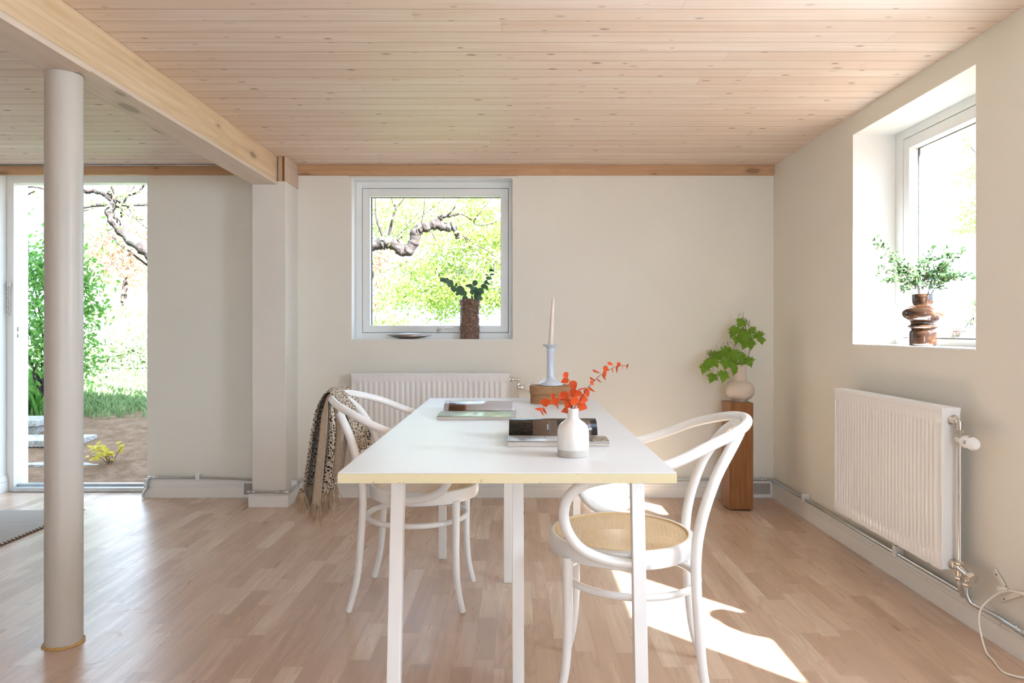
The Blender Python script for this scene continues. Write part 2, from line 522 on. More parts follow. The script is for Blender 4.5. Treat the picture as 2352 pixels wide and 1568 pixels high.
S('baseboard_pillar_side', base_prof((-1.385, 4.197), (-1.385, YB - .016), (1, 0)), 'trim')
S('baseboard_right', base_prof((XR, YF), (XR, YB), (-1, 0)), 'trim')
S('baseboard_left', base_prof((XL, 2.2), (XL, 4.592), (1, 0), h=.11), 'trim')
g = G()
for y in [YB - .42 * k for k in range(1, 10)]: g.box(XR - .0165, XR - .0105, y, y + .002, .0742, .0845)
S('trim_5', g, plain('joint_grey', (.35, .33, .31), .7))
# floor register grilles set in the skirting
def register(x, y, label):
    t = thing('wall_vent', (x, y, 0.01), label, 'vent', 'skirting vents')
    g = G(); w, h = .135, .098
    for a, b, c, d in ((-w / 2, w / 2, 0, .014), (-w / 2, w / 2, h - .014, h), (-w / 2, -w / 2 + .014, .014, h - .014), (w / 2 - .014, w / 2, .014, h - .014)):
        g.box(x + a, x + b, y - .024, y - .013, .01 + c, .01 + d)
    mesh('frame', g, 'trim', t, bevel=.0015)
    g = G().box(x - w / 2 + .012, x + w / 2 - .012, y - .0165, y - .0145, .02, .10)
    for i in range(26):
        z = .026 + i * .0028
        g.box(x - w / 2 + .014, x + w / 2 - .014, y - .019, y - .0168, z, z + .0014)
    mesh('grille', g, M['vent_grey'], t)
    return t
M['vent_grey'] = plain('grey_vent_mesh', (.50, .46, .41), .6)
register(1.565, YB, 'low white vent with grey mesh at the skirting in the right corner')
register(-1.665, YB, 'small white vent with grey mesh at the skirting left of the corner pillar')

# ------------------------------------------------------------------ windows
def glass_mat():
    t = NT('window_glass')
    tr = t.new('ShaderNodeBsdfTransparent'); gl = t.new('ShaderNodeBsdfGlossy'); gl.inputs['Roughness'].default_value = .01
    fr = t.new('ShaderNodeLayerWeight'); fr.inputs['Blend'].default_value = .5
    mx = t.new('ShaderNodeMixShader'); t.set(mx.inputs[0], t.m('ADD', .02, t.m('MULTIPLY', t.m('POWER', fr.outputs['Facing'], 5.0), .5)))
    t.nt.links.new(tr.outputs[0], mx.inputs[1]); t.nt.links.new(gl.outputs[0], mx.inputs[2]); t.nt.links.new(mx.outputs[0], t.out.inputs[0])
    tr.inputs[0].default_value = (.97, .985, .98, 1)
    t.n.remove(t.b)
    return t.mat
M['glass'] = glass_mat()

def window(name, T, w, z0, z1, depth, wf=(.045, .045, .045, .03), reveal=True, handle=True, bottom=.033):
    """T maps (u along wall, d into wall, z) to the scene. wf: frame widths u0, top, bottom, u1"""
    root = thing(name, T(w / 2, depth, z0), kind='structure')
    def fb(g, u0, u1, d0, d1, a, b):
        q = [T(u0, d0, a), T(u1, d1, b)]
        lo = [min(q[0][i], q[1][i]) for i in range(3)]; hi = [max(q[0][i], q[1][i]) for i in range(3)]
        return g.box(lo[0], hi[0], lo[1], hi[1], lo[2], hi[2])
    # white lining of the recess
    if reveal:
        g = G(); e = .0025
        fb(g, 0, e, 0.0005, depth + .1, z0, z1); fb(g, w - e, w, 0.0005, depth + .1, z0, z1); fb(g, e, w - e, 0.0005, depth + .1, z1 - e, z1)
        mesh('window_lining', g, 'white_wall', root)
        mesh('window_sill', fb(G(), e, w - e, -.001, depth + .02, z0 - .001, z0 + .004), 'white_wall', root)
    a, tp, bt, c = wf
    g = G(); d0, d1 = depth, depth + .085
    fb(g, .003, a - .0015, d0, d1, z0 + .004, z1 - .003); fb(g, w - c + .0015, w - .003, d0, d1, z0 + .004, z1 - .003)
    fb(g, a - .0015, w - c + .0015, d0, d1, z1 - tp + .0015, z1 - .003); fb(g, a - .0015, w - c + .0015, d0, d1, z0 + .004, z0 + bt - .0015)
    mesh('window_frame', g, 'frame', root, bevel=.001)
    g = G(); u0, u1, b0, b1 = a + .0015, w - c - .0015, z0 + bt + .0015, z1 - tp - .0015
    sw = .048
    fb(g, u0, u0 + sw, d0 + .001, d1 - .012, b0, b1); fb(g, u1 - sw, u1, d0 + .001, d1 - .012, b0, b1)
    fb(g, u0 + sw, u1 - sw, d0 + .001, d1 - .012, b1 - sw - .002, b1); fb(g, u0 + sw, u1 - sw, d0 + .001, d1 - .012, b0, b0 + sw - .004)
    sash = mesh('window_sash', g, 'frame', root, bevel=.0015)
    g = G(); fb(g, a - .002, w - c + .002, d1 - .012, d1 - .010, z0 + bt - .002, z0 + bt + .01); fb(g, a - .002, w - c + .002, d1 - .012, d1 - .010, z1 - tp - .01, z1 - tp + .002)
    fb(g, a - .002, a + .01, d1 - .012, d1 - .010, z0 + bt, z1 - tp); fb(g, w - c - .01, w - c + .002, d1 - .012, d1 - .010, z0 + bt, z1 - tp)
    mesh('gasket', g, 'gasket', sash)
    g = G(); fb(g, u0 + sw - .003, u1 - sw + .003, d0 + .030, d0 + .034, b0 + sw - .008, b1 - sw + .002)
    mesh('window_pane', g, 'glass', sash)
    g = G(); uu0, uu1, zz0, zz1 = u0 + sw, u1 - sw, b0 + sw - .004, b1 - sw - .002
    for q in ((uu0, uu0 + .006, zz0, zz1), (uu1 - .002, uu1, zz0, zz1), (uu0, uu1, zz1 - .004, zz1)):
        fb(g, q[0], q[1], d0 + .044, d0 + .050, q[2], q[3])
    mesh('glazing_seal', g, 'gasket', sash)
    if handle:
        hx = w * .53
        g = G()
        c0 = Vector(T(hx, d0, z0 + bt + .019))
        g.lathe([(.0001, -.002), (.011, -.002), (.012, .002), (.009, .009), (.0001, .010)], (0, 0, 0), 16)
        g.v = [tuple(Vector(T(hx + v[0], d0 - v[2], z0 + bt + .019 + v[1]))) for v in g.v]
        pts = [T(hx - .002, d0 - .01, z0 + bt + .010), T(hx, d0 - .024, z0 + bt + .011), T(hx + .012, d0 - .030, z0 + bt + .024), T(hx + .03, d0 - .030, z0 + bt + .031), T(hx + .095, d0 - .028, z0 + bt + .030)]
        k = spline(pts, 6)
        g.tube(k, lerpr(.006, .0045, len(k)), 10)
        mesh('window_handle', g, 'chrome', root, smooth='angle')
    return root
window('window_1', lambda u, d, z: (wx0 + u, YB + d, z), wx1 - wx0, wz0, wz1, .115)
window('window_2', lambda u, d, z: (XR + d, 3.40 - u, z), .91, .995, 2.02, .207, (.070, .045, .035, .07))
window('window_3', lambda u, d, z: (XR + d, 1.80 - u, z), .94, .995, 2.02, .207, (.070, .045, .035, .07), handle=False)
window('window_rear_added', lambda u, d, z: (1.6 - u, YF - d, z), 1.7, .45, 2.03, .16, (.05, .05, .05, .05), handle=False)  # unseen rear window, added to bring daylight in behind the camera

# ------------------------------------------------------------------ garden door opening
d = thing('door_1', (-2.85, 4.62, 0), kind='structure')
g = G()
g.box(XL + .001, XL + .047, 4.595, 4.675, 0, 2.088)
g.box(-2.40, -2.345, 4.595, 4.675, 0, 2.088); g.box(XL + .047, -2.40, 4.595, 4.675, 2.036, 2.088)
mesh('door_frame', g, 'trim', d, bevel=.002)
g = G().box(XL + .047, -2.40, 4.575, 4.70, .001, .030); g.box(XL + .047, -2.40, 4.63, 4.66, .030, .046)
mesh('threshold', g, 'zinc', d, bevel=.002)
g = G().box(XL + .0472, XL + .0485, 4.62, 4.645, 1.00, 1.10); g.box(XL + .0472, XL + .0485, 4.62, 4.645, 1.26, 1.42)
mesh('strike_plate', g, 'chrome', d)
g = G().box(XL + .0486, XL + .0492, 4.628, 4.638, 1.015, 1.04); g.box(XL + .0486, XL + .0492, 4.628, 4.638, 1.055, 1.085)
mesh('latch_slot', g, 'gasket', d)
g = G().box(XL + .15, XL + .30, 4.590, 4.596, 2.045, 2.07)
g = G()
for i in range(13):
    z = 1.355 - i * .0155; a = i % 2
    c = Vector((XL + .022 + .002 * math.sin(i), 4.585, z))
    ring = [c + Vector((.006 * math.cos(q) * (1 if a else .4), .006 * math.cos(q) * (.3 if a else 1) , .0105 * math.sin(q))) for q in [2 * PI * k / 12 for k in range(12)]]
    g.tube(ring, .0016, 6, closed=True)
g.box(XL + .010, XL + .034, 4.586, 4.594, 1.352, 1.375)
mesh('door_chain', g, 'chrome', d, smooth='angle')
# door leaf, opened out against the facade to the right
g = G().box(-2.39, -1.45, 4.80, 4.845, .03, 2.03)
mesh('door_leaf', g, 'trim', d, bevel=.002)

# ------------------------------------------------------------------ round steel post
c = thing('column', (-1.541, 2.38, 0), kind='structure')
g = G().lathe([(.0572, .0), (.0572, 1.9375)], (-1.541, 2.38, 0), 64)
mesh('post_shaft', g, 'post', c, smooth='angle')
pts = [(-1.541 + 0.0596 * math.cos(a), 2.38 + 0.0596 * math.sin(a), .003) for a in [2 * PI * k / 60 for k in range(60)]]
g = G().tube(pts, [.0045 + .0022 * math.sin(k * .9) * math.sin(k * .37) for k in range(60)], 8, closed=True)
mesh('glue_ring', g, 'sealant', c, smooth=True)
# ------------------------------------------------------------------ dining table on tripod trestles
TZ = .7325
TX0, TX1, TY0, TY1 = -.4185, .3815, 1.641, 3.423
def mat_laminate():
    t = NT('white_laminate'); o = t.obj(); n = t.noise(o, 3, 3)
    c = t.mix(t.rng(n, .4, .7), (.79, .795, .81), (.77, .78, .79))
    return t.fin(c, t.rng(t.noise(o, 9, 2), .3, .7, .36, .42), spec=.5)
def mat_edge():
    t = NT('worn_cream_table_edge'); o = t.obj(); n = t.noise(o, 90, 3, .7); n2 = t.noise(o, 4, 2)
    c = t.mix(t.rng(n2, .3, .7), (.76, .66, .38), (.74, .68, .46))
    s = t.sep(o)
    chips = t.m('MULTIPLY', t.rng(n, .66, .70), t.rng(t.m('ABSOLUTE', t.m('SUBTRACT', s[2], TZ - .012)), .005, .012, .3, 1.0))
    c = t.mix(t.m('MULTIPLY', chips, .8), c, (.28, .20, .12))
    return t.fin(c, .5, spec=.4)
M['laminate'] = mat_laminate(); M['edge'] = mat_edge()
tb = thing('dining_table', ((TX0 + TX1) / 2, (TY0 + TY1) / 2, 0), 'long white table with worn cream edge on six square white legs', 'table')
mesh('table_top', G().box(TX0 + .001, TX1 - .001, TY0 + .001, TY1 - .001, TZ - .003, TZ), 'laminate', tb, bevel=.0008)
mesh('table_edge', G().box(TX0, TX1, TY0, TY1, TZ - .0255, TZ - .0031), 'edge', tb, bevel=.0008)
def sq_leg(top, bot, s=.0175, rot=0):
    g = G(); t, b = Vector(top), Vector(bot)
    def ring(c, k=s, z=0):
        return [(c.x + sx * k, c.y + sy * k, c.z + z) for sx, sy in ((-1, -1), (1, -1), (1, 1), (-1, 1))]
    g.add(ring(b) + ring(t), [(0, 3, 2, 1), (4, 5, 6, 7), (0, 1, 5, 4), (1, 2, 6, 5), (2, 3, 7, 6), (3, 0, 4, 7)])
    return g
for top, bot in (((-.318, 1.905), (-.322, 1.835)), ((.332, 1.905), (.334, 1.835)), ((.008, 2.125), (.010, 2.100)),
                 ((-.335, 3.21), (-.339, 3.262)), ((.283, 3.21), (.287, 3.262)), ((-.030, 2.94), (-.030, 2.955))):
    mesh('leg', sq_leg((*top, TZ - .034), (*bot, 0.0)), 'leg', tb, bevel=.002)
for y in (1.905, 3.21):
    s_ = 1 if y < 2.5 else -1
    g = G().box(-.36, .36, y - .02, y + .02, TZ - .034, TZ - .0256)
    g.box(-.03, .03, min(y, y + s_ * .24), max(y, y + s_ * .24), TZ - .034, TZ - .0257)
    mesh('trestle_plate', g, 'leg', tb)

# ------------------------------------------------------------------ bentwood armchairs
def mat_cane():
    t = NT('woven_cane'); s = t.sep(t.obj())
    p = .0118
    x = t.m('DIVIDE', s[0], p); y = t.m('DIVIDE', s[1], p)
    fx = t.m('ABSOLUTE', t.m('SUBTRACT', t.m('FRACT', x), .5)); fy = t.m('ABSOLUTE', t.m('SUBTRACT', t.m('FRACT', y), .5))
    u = t.m('ADD', x, y); v = t.m('SUBTRACT', x, y)
    fu = t.m('ABSOLUTE', t.m('SUBTRACT', t.m('FRACT', u), .5)); fv = t.m('ABSOLUTE', t.m('SUBTRACT', t.m('FRACT', v), .5))
    def band(f, c, w): return t.rng(t.m('ABSOLUTE', t.m('SUBTRACT', f, c)), w * .8, w, 1.0, 0.0)
    b1 = band(fx, .37, .085); b2 = band(fy, .37, .085)
    b3 = band(fu, .5, .10); b4 = band(fv, .5, .10)
    cover = t.m('MAXIMUM', t.m('MAXIMUM', b1, b2), t.m('MAXIMUM', b3, b4))
    n = t.noise(t.obj(), 120, 3)
    c = t.mix(t.rng(n, .3, .7), (.76, .50, .25), (.90, .68, .40))
    c = t.mix(t.m('MULTIPLY', b2, .25), c, (.90, .70, .45))
    t.set(t.b.inputs['Alpha'], t.rng(cover, .3, .6))
    t.bump(t.m('ADD', cover, t.m('MULTIPLY', b2, .4)), .6, .002)
    return t.fin(c, .45, spec=.35)
M['cane'] = mat_cane()

def make_chair(name, loc, rot, label, cat, group):
    t = thing(name, loc, label, cat, group); t.rotation_euler = (0, 0, rot)
    RS = .218
    # seat ring
    prof = [(RS - .021, .4545), (RS - .017, .4590), (RS - .010, .4600), (RS - .003, .4565), (RS, .449), (RS, .422), (RS - .003, .411), (RS - .008, .408), (RS - .030, .408), (RS - .034, .412), (RS - .034, .445), (RS - .021, .4545)]
    g = G(); n = 72; k = len(prof)
    vs = [(r * math.cos(2 * PI * j / n), r * math.sin(2 * PI * j / n), z) for r, z in prof for j in range(n)]
    g.add(vs, [(i * n + j, i * n + (j + 1) % n, (i + 1) * n + (j + 1) % n, (i + 1) * n + j) for i in range(k - 1) for j in range(n)])
    mesh('seat_frame', g, 'chair', t, smooth='angle', world=False)
    # caned panel, sagging a little
    g = G(); rings = 10; n = 60; vs = [(0, 0, .4495)]
    for i in range(1, rings + 1):
        r = (RS - .0195) * i / rings
        for j in range(n):
            a = 2 * PI * j / n; vs.append((r * math.cos(a), r * math.sin(a), .4495 + .0065 * (i / rings) ** 2))
    fs = [(0, 1 + j, 1 + (j + 1) % n) for j in range(n)]
    for i in range(rings - 1):
        for j in range(n):
            a, b = 1 + i * n + j, 1 + i * n + (j + 1) % n
            fs.append((a, a + n, b + n, b))
    g.add(vs, fs)
    tag(mesh('cane_seat', g, 'cane', t, smooth=True, world=False), 'woven honey-coloured cane seat panel')
    pts = [((RS - .0185) * math.cos(2 * PI * j / 72), (RS - .0185) * math.sin(2 * PI * j / 72), .4572) for j in range(72)]
    mesh('cane_binding', G().tube(pts, .0030, 6, closed=True), M['cane_solid'], t, smooth=True, world=False)
    for s in (1, -1):
        # front leg
        k_ = spline([(.150, .152 * s, .418), (.150, .153 * s, .33), (.150, .155 * s, .20), (.158, .159 * s, .09), (.178, .164 * s, 0)], 6)
        mesh('leg', G().tube(k_, [.0158 - .0042 * i / (len(k_) - 1) for i in range(len(k_))], 16), 'chair', t, smooth='angle', world=False)
        # rear leg up to seat height
        k_ = spline([(-.255, .186 * s, 0), (-.225, .178 * s, .12), (-.211, .173 * s, .28), (-.2055, .168 * s, .40), (-.2078, .166 * s, .465)], 6)
        mesh('leg', G().tube(k_, lerpr(.0120, .0155, len(k_)), 16), 'chair', t, smooth='angle', world=False)
    # continuous back hoop that grows out of the rear legs
    hp = [(-.2078, .166, .462), (-.2125, .1655, .50), (-.229, .162, .57), (-.262, .150, .66), (-.308, .118, .738), (-.338, .066, .777), (-.347, 0, .787)]
    hp = hp + [(x, -y, z) for x, y, z in hp[-2::-1]]
    mesh('back_hoop', G().tube(spline(hp, 7), .0155, 16), 'chair', t, smooth='angle', world=False)
    # arm rail: one bent length from seat side, around the back, to the other side
    half = [(-.080, .2335, .436), (-.030, .2335, .436), (.050, .240, .447), (.115, .250, .482), (.150, .258, .545), (.143, .264, .610), (.098, .268, .652), (.03, .272, .672), (-.06, .274, .690),
            (-.15, .264, .721), (-.23, .236, .757), (-.30, .184, .783), (-.347, .108, .800)]
    ar = half + [(-.366, 0, .806)] + [(x, -y, z) for x, y, z in half[::-1]]
    k_ = spline(ar, 6)
    mesh('arm_rail', G().tube(k_, .0145, 16), 'chair', t, smooth='angle', world=False)
    for s in (1, -1):
        g = G()
        for xx in (-.063,):
            g.tube([(xx, s * .247, .436), (xx, s * .2495, .436)], [.0045, .0038], 12)
            g.box(xx - .0028, xx + .0028, s * .2496 - .0003, s * .2496 + .0003, .4355, .4365)
        mesh('screw', g, 'chrome', t, smooth='angle', world=False)
    # leg ring
    pts = [(-.030 + .198 * math.cos(2 * PI * j / 64), .188 * math.sin(2 * PI * j / 64), .327) for j in range(64)]
    mesh('stretcher_ring', G().tube(pts, .0105, 12, closed=True), 'chair', t, smooth=True, world=False)
    return t
M['cane_solid'] = plain('cane_binding', (.72, .48, .24), .45)
CH1 = make_chair('bentwood_armchair', (.323, 2.122, 0), PI - math.radians(9), 'white bentwood armchair with bare back and cane seat, right of the table', 'chair', 'bentwood armchairs at the table')
CH2 = copy_tree(CH1)
CH2.location = (-.365, 2.81, 0); CH2.rotation_euler = (0, 0, -math.radians(3.5))
CH2['label'] = 'white bentwood armchair with the spotted throw over its back, left of the table'
# maker's mark panel screws are on the rim only

# ------------------------------------------------------------------ spotted throw over the left chair
def mat_spots():
    t = NT('spotted_wool'); uv = t.new('ShaderNodeTexCoord').outputs['UV']
    w = t.noise(uv, 45, 2, .5, 0, 'Color')
    p = t.new('ShaderNodeVectorMath', operation='MULTIPLY_ADD'); t.set(p.inputs[0], w); p.inputs[1].default_value = (.006, .006, 0); t.set(p.inputs[2], uv)
    v = t.voro(p.outputs[0], 86, .8, dim='2D')
    k = t.sep(v.outputs['Color'])
    r = t.rng(k[0], 0, 1, .20, .40)
    d = t.m('SUBTRACT', v.outputs['Distance'], r)
    f = t.rng(d, -.03, .04, 1, 0)
    n = t.noise(t.obj(), 300, 2)
    c = t.mix(t.rng(n, .3, .7), (.52, .43, .34), (.66, .56, .45))
    c = t.mix(f, c, (.028, .022, .020))
    t.bump(n, .5, .002)
    return t.fin(c, .95, spec=.1)
M['spots'] = mat_spots()
M['wool'] = plain('beige_wool', (.47, .385, .30), .95, spec=.1, var=.12, vscale=120, bump=.6, bscale=400)
M['fringe'] = plain('tan_fringe_yarn', (.52, .39, .27), .95, spec=.1, var=.15, vscale=40)

blk = thing('throw_blanket', (-.73, 2.80, .83), 'beige throw with black spots and tan fringe hung over the left chair back', 'blanket')
def pathpt(path, v):
    """point on a polyline path at fraction v of its length"""
    L = [0]
    for a, b in zip(path, path[1:]): L.append(L[-1] + math.hypot(b[0] - a[0], b[1] - a[1]))
    s = v * L[-1]
    for i in range(len(path) - 1):
        if s <= L[i + 1] or i == len(path) - 2:
            q = (s - L[i]) / (L[i + 1] - L[i])
            return path[i][0] + (path[i + 1][0] - path[i][0]) * q, path[i][1] + (path[i + 1][1] - path[i][1]) * q, L[-1]
def smoothpath(path):
    return [(p.x, p.z) for p in spline([(a, 0, b) for a, b in path], 8)]
def sheet(path, ya0, ya1, yb0, yb1, folds, amp, ph, nu=60, nv=90, us=1.15):
    """cloth: path is (x,z); y range a at v=0 and b at v=1; folds grow along v away from the rail"""
    sp = smoothpath(path)
    g = G(); L = pathpt(sp, 1)[2]
    top = max(range(len(sp)), key=lambda i: sp[i][1]) / (len(sp) - 1)
    def fn(u, v):
        x, z, _ = pathpt(sp, v)
        y = (ya0 + (ya1 - ya0) * u) * (1 - v) + (yb0 + (yb1 - yb0) * u) * v
        drop = min(1, max(0, (.86 - z) / .12)) ** 1.2
        sgn = 1 if x > -.73 else -1
        a = amp * drop * (.5 + .5 * min(1, (.86 - z) / .35))
        x += a * (math.sin(folds * PI * u + ph) + .4 * math.sin(folds * 2.3 * PI * u + ph * 2 + z * 4))
        y += .35 * a * math.cos(folds * PI * u + ph)
        # rail curves back at its sides
        yc = (y - 2.832) / .28
        x += .050 * yc * yc * (1 - .5 * drop)
        z -= .018 * yc * yc * (1 - drop) + .004 * math.sin(9 * u + ph) * (1 - drop)
        return (x, y, z)
    g.grid(nu, nv, fn, uvf=lambda u, v: (u * abs(yb1 - yb0) * us, v * L))
    return g
# spotted layer: hangs inside the chair, over the rail, and down outside
main = [(-.628, .575), (-.640, .66), (-.668, .74), (-.700, .800), (-.728, .829), (-.752, .822), (-.775, .775), (-.795, .68), (-.812, .55), (-.826, .44)]
mesh('spotted_cloth', sheet(main, 2.76, 2.985, 2.655, 2.93, 4, .009, .6), 'spots', blk, smooth=True, solid=.003)
# plain reverse folded under it, pleated
inner = [(-.724, .824), (-.738, .80), (-.744, .72), (-.752, .60), (-.760, .48), (-.766, .40)]
mesh('folded_lining', sheet(inner, 2.695, 2.86, 2.650, 2.84, 7, .016, 1.7), 'wool', blk, smooth=True, solid=.003)
inner2 = [(-.722, .820), (-.722, .78), (-.715, .68), (-.722, .56), (-.735, .47), (-.742, .44)]
mesh('pleated_fold', sheet(inner2, 2.700, 2.84, 2.665, 2.83, 8, .015, .2, us=2.6), 'spots', blk, smooth=True, solid=.003)
inner3 = [(-.715, .815), (-.702, .76), (-.690, .68), (-.700, .58), (-.712, .50)]
mesh('folded_lining', sheet(inner3, 2.705, 2.85, 2.685, 2.86, 6, .012, 2.2), 'wool', blk, smooth=True, solid=.003)
g = G()
for i in range(620):
    w_ = R.random()
    lay = R.random()
    if lay < .55: x, y, z = -.826 + .016 * math.sin(w_ * 16 + .6), 2.655 + .275 * w_, .445
    elif lay < .85: x, y, z = -.766 + .02 * math.sin(w_ * 20), 2.650 + .19 * w_, .405
    else: x, y, z = -.742 + .02 * math.sin(w_ * 22), 2.665 + .16 * w_, .445
    l = R.uniform(.055, .095)
    p = [(x, y, z)]
    dx, dy = R.gauss(0, .006), R.gauss(0, .006)
    for k in range(1, 5): p.append((x + dx * k / 2 + R.gauss(0, .0022), y + dy * k / 2 + R.gauss(0, .0022), z - l * k / 4))
    g.tube(p, [.0014, .0015, .0013, .0010, .0006], 4, caps=False)
mesh('fringe', g, 'fringe', blk, smooth=True)['kind'] = 'stuff'

# ------------------------------------------------------------------ radiators
def radiator(name, T, w, z0, z1, dep, label, ribs):
    """T(u along, d out from wall, z)"""
    t = thing(name, T(w / 2, dep / 2 + .03, z0), label, 'radiator', 'panel radiators')
    def fb(g, u0, u1, d0, d1, a, b):
        q = [T(u0, d0, a), T(u1, d1, b)]
        lo = [min(q[0][i], q[1][i]) for i in range(3)]; hi = [max(q[0][i], q[1][i]) for i in range(3)]
        return g.box(lo[0], hi[0], lo[1], hi[1], lo[2], hi[2])
    wf = .038                          # gap to the wall
    D = wf + dep
    # ribbed front panel
    m_ = .034; top = .045; bot = .045; pitch = (w - 2 * m_) / ribs
    def panel(sign, dd):
        g = G(); us = [0, m_ * .5]; hs = [0, 0]
        for i in range(ribs):
            u = m_ + i * pitch
            for f, h in ((.08, 0), (.24, .75), (.34, 1), (.62, 1), (.74, .75), (.92, 0)):
                us.append(u + f * pitch); hs.append(h)
        us += [w - m_ * .5, w]; hs += [0, 0]
        zs = [z0, z0 + bot, z0 + bot + .006, z0 + bot + .018, z1 - top - .018, z1 - top - .006, z1 - top, z1]
        zf = [0, 0, .35, 1, 1, .35, 0, 0]
        nu = len(us); vs = []
        for z, f in zip(zs, zf):
            for u, h in zip(us, hs): vs.append(T(u, dd - sign * .0075 * (1 - h) * f if sign > 0 else dd + .0075 * (1 - h) * f, z))
        fs = [(j * nu + i, j * nu + i + 1, (j + 1) * nu + i + 1, (j + 1) * nu + i) for j in range(len(zs) - 1) for i in range(nu - 1)]
        return g.add(vs, fs)
    mesh('front_panel', panel(1, D), 'radiator', t, smooth='angle', angle=50)
    mesh('rear_panel', panel(-1, wf + .008), 'radiator', t, smooth='angle', angle=50)
    for ua, ub in ((0, .005), (w - .005, w)): mesh('side_cover', fb(G(), ua, ub, wf + .004, D, z0 + .004, z1 - .004), 'radiator', t, bevel=.002)
    g = G(); fb(g, -.001, w + .001, wf + .003, wf + .010, z1 - .010, z1 + .004); fb(g, -.001, w + .001, D - .006, D + .0015, z1 - .012, z1 + .004)
    fb(g, -.001, .009, wf + .010, D - .006, z1 - .008, z1 + .004); fb(g, w - .009, w + .001, wf + .010, D - .006, z1 - .008, z1 + .004)
    n = int(w / .0125)
    for i in range(n):
        u = .010 + i * (w - .02) / n
        fb(g, u, u + .0055, wf + .010, D - .006, z1 - .001, z1 + .0035)
    mesh('top_grille', g, 'radiator', t, bevel=.0008, seg=1)
    g = G(); fb(g, .02, w - .02, wf + .012, D - .012, z0 + .01, z1 - .02)
    mesh('convector_core', g, 'radiator', t)
    for u in (.11, w - .12):
        g = G(); fb(g, u, u + .03, .0, wf + .02, z0 + .02, z1 - .05); fb(g, u + .002, u + .028, wf, wf + .05, z0 - .012, z0 + .004)
        b = mesh('wall_bracket', g, 'radiator', t)
        mesh('bracket_clip', fb(G(), u + .006, u + .024, wf + .050, wf + .056, z0 - .010, z0 - .002), 'gasket', b)
    return t
# thermostat valve group built along direction u of the wall
def nut(g, c, ax, r, l, n=6):
    c, ax = Vector(c), Vector(ax).normalized()
    g.tube([c - ax * l / 2, c - ax * l * .38, c + ax * l * .38, c + ax * l / 2], [r * .9, r, r, r * .9], n)
def thermo(t, base, ax, ln=.085):
    """white thermostatic head from base along ax"""
    base, ax = Vector(base), Vector(ax).normalized()
    g = G(); prof = [(0, .0125), (.004, .0165), (.016, .0205), (.020, .0215), (.0205, .0205), (.022, .0205), (.023, .0228), (.045, .0240), (.068, .0228), (.080, .0185), (.0855, .0130), (.0860, .0125), (.0862, .004)]
    pts = [base + ax * (a * ln / .086) for a, _ in prof]
    g.tube(pts, [r for _, r in prof], 32)
    head = mesh('thermostat_head', g, 'white_plastic', t, smooth='angle', angle=28)
    up = Vector((0, 0, 1)); side = ax.cross(up)
    g = G()
    for ang in (-2.2, -1.0, .2, 1.4, 2.6):
        rad = up * math.cos(ang) + side * math.sin(ang); tan = ax.cross(rad)
        for i in range(3):
            c = base + ax * (.050 + .006 * i) + rad * .0236
            q = [c - ax * .0013 - tan * .006, c + ax * .0013 - tan * .006, c + ax * .0013 + tan * .006, c - ax * .0013 + tan * .006]
            o = [p - rad * .003 for p in q]; u_ = [p + rad * .0002 for p in q]
            g.add(o + u_, [(0, 3, 2, 1), (4, 5, 6, 7), (0, 1, 5, 4), (1, 2, 6, 5), (2, 3, 7, 6), (3, 0, 4, 7)])
    mesh('slots', g, M['slot'], head)
M['slot'] = plain('grey_slot', (.22, .22, .22), .6)

# right-hand wall radiator
RW = .845
r2 = radiator('radiator', lambda u, d, z: (XR - d, 3.357 - u, z), RW, .200, .783, .070, 'ribbed white radiator on the right wall below the bright window', 30)
yv, xv = 3.357 - RW - .040, 1.578
g = G()
g.tube([(xv, 3.357 - RW + .003, .742), (xv, 3.357 - RW - .004, .742)], [.020, .020], 24)
g.tube([(xv, 3.357 - RW - .003, .742), (xv, 3.357 - RW - .014, .742)], [.013, .013], 20)
nut(g, (xv, 3.357 - RW - .018, .742), (0, 1, 0), .0155, .012)
g.tube(spline([(xv, 3.357 - RW - .022, .742), (xv, yv + .004, .742), (xv, yv, .736), (xv, yv, .714)], 5), .0098, 16)
nut(g, (xv, yv, .708), (0, 0, 1), .0165, .015)
g.tube([(xv, yv, .702), (xv, yv, .668)], .010, 16)
g.tube([(xv, yv + .010, .678), (xv, yv - .020, .678)], .0125, 20)
mesh('valve_fitting', g, 'chrome', r2, smooth='angle')
thermo(r2, (xv, yv - .018, .678), (-.12, -1, -.02), .086)
g = G().tube([(xv, yv, .67), (xv, yv, .232)], .0065, 14)
mesh('riser_pipe', g, 'chrome', r2, smooth='angle')
g = G()
g.tube([(xv, 3.357 - RW + .003, .225), (xv, 3.357 - RW - .005, .225)], .019, 24)
nut(g, (xv, 3.357 - RW - .012, .225), (0, 1, 0), .0145, .014)
g.tube([(xv, 3.357 - RW - .016, .222), (xv, yv, .222)], .010, 14)
nut(g, (xv, yv, .240), (0, 0, 1), .014, .018)
g.tube([(xv, yv, .236), (xv, yv, .196)], .012, 16)
g.tube([(xv, yv, .222), (xv, yv - .055, .212)], .0125, 20)
nut(g, (xv, yv - .064, .210), (0, 1, .15), .020, .024)
g.tube([(xv, yv - .040, .214), (xv, yv - .040, .190)], .010, 14)
nut(g, (xv, yv, .188), (0, 0, 1), .0155, .018); nut(g, (xv, yv - .040, .180), (0, 0, 1), .0155, .018)
mesh('lower_valve', g, 'chrome', r2, smooth='angle')

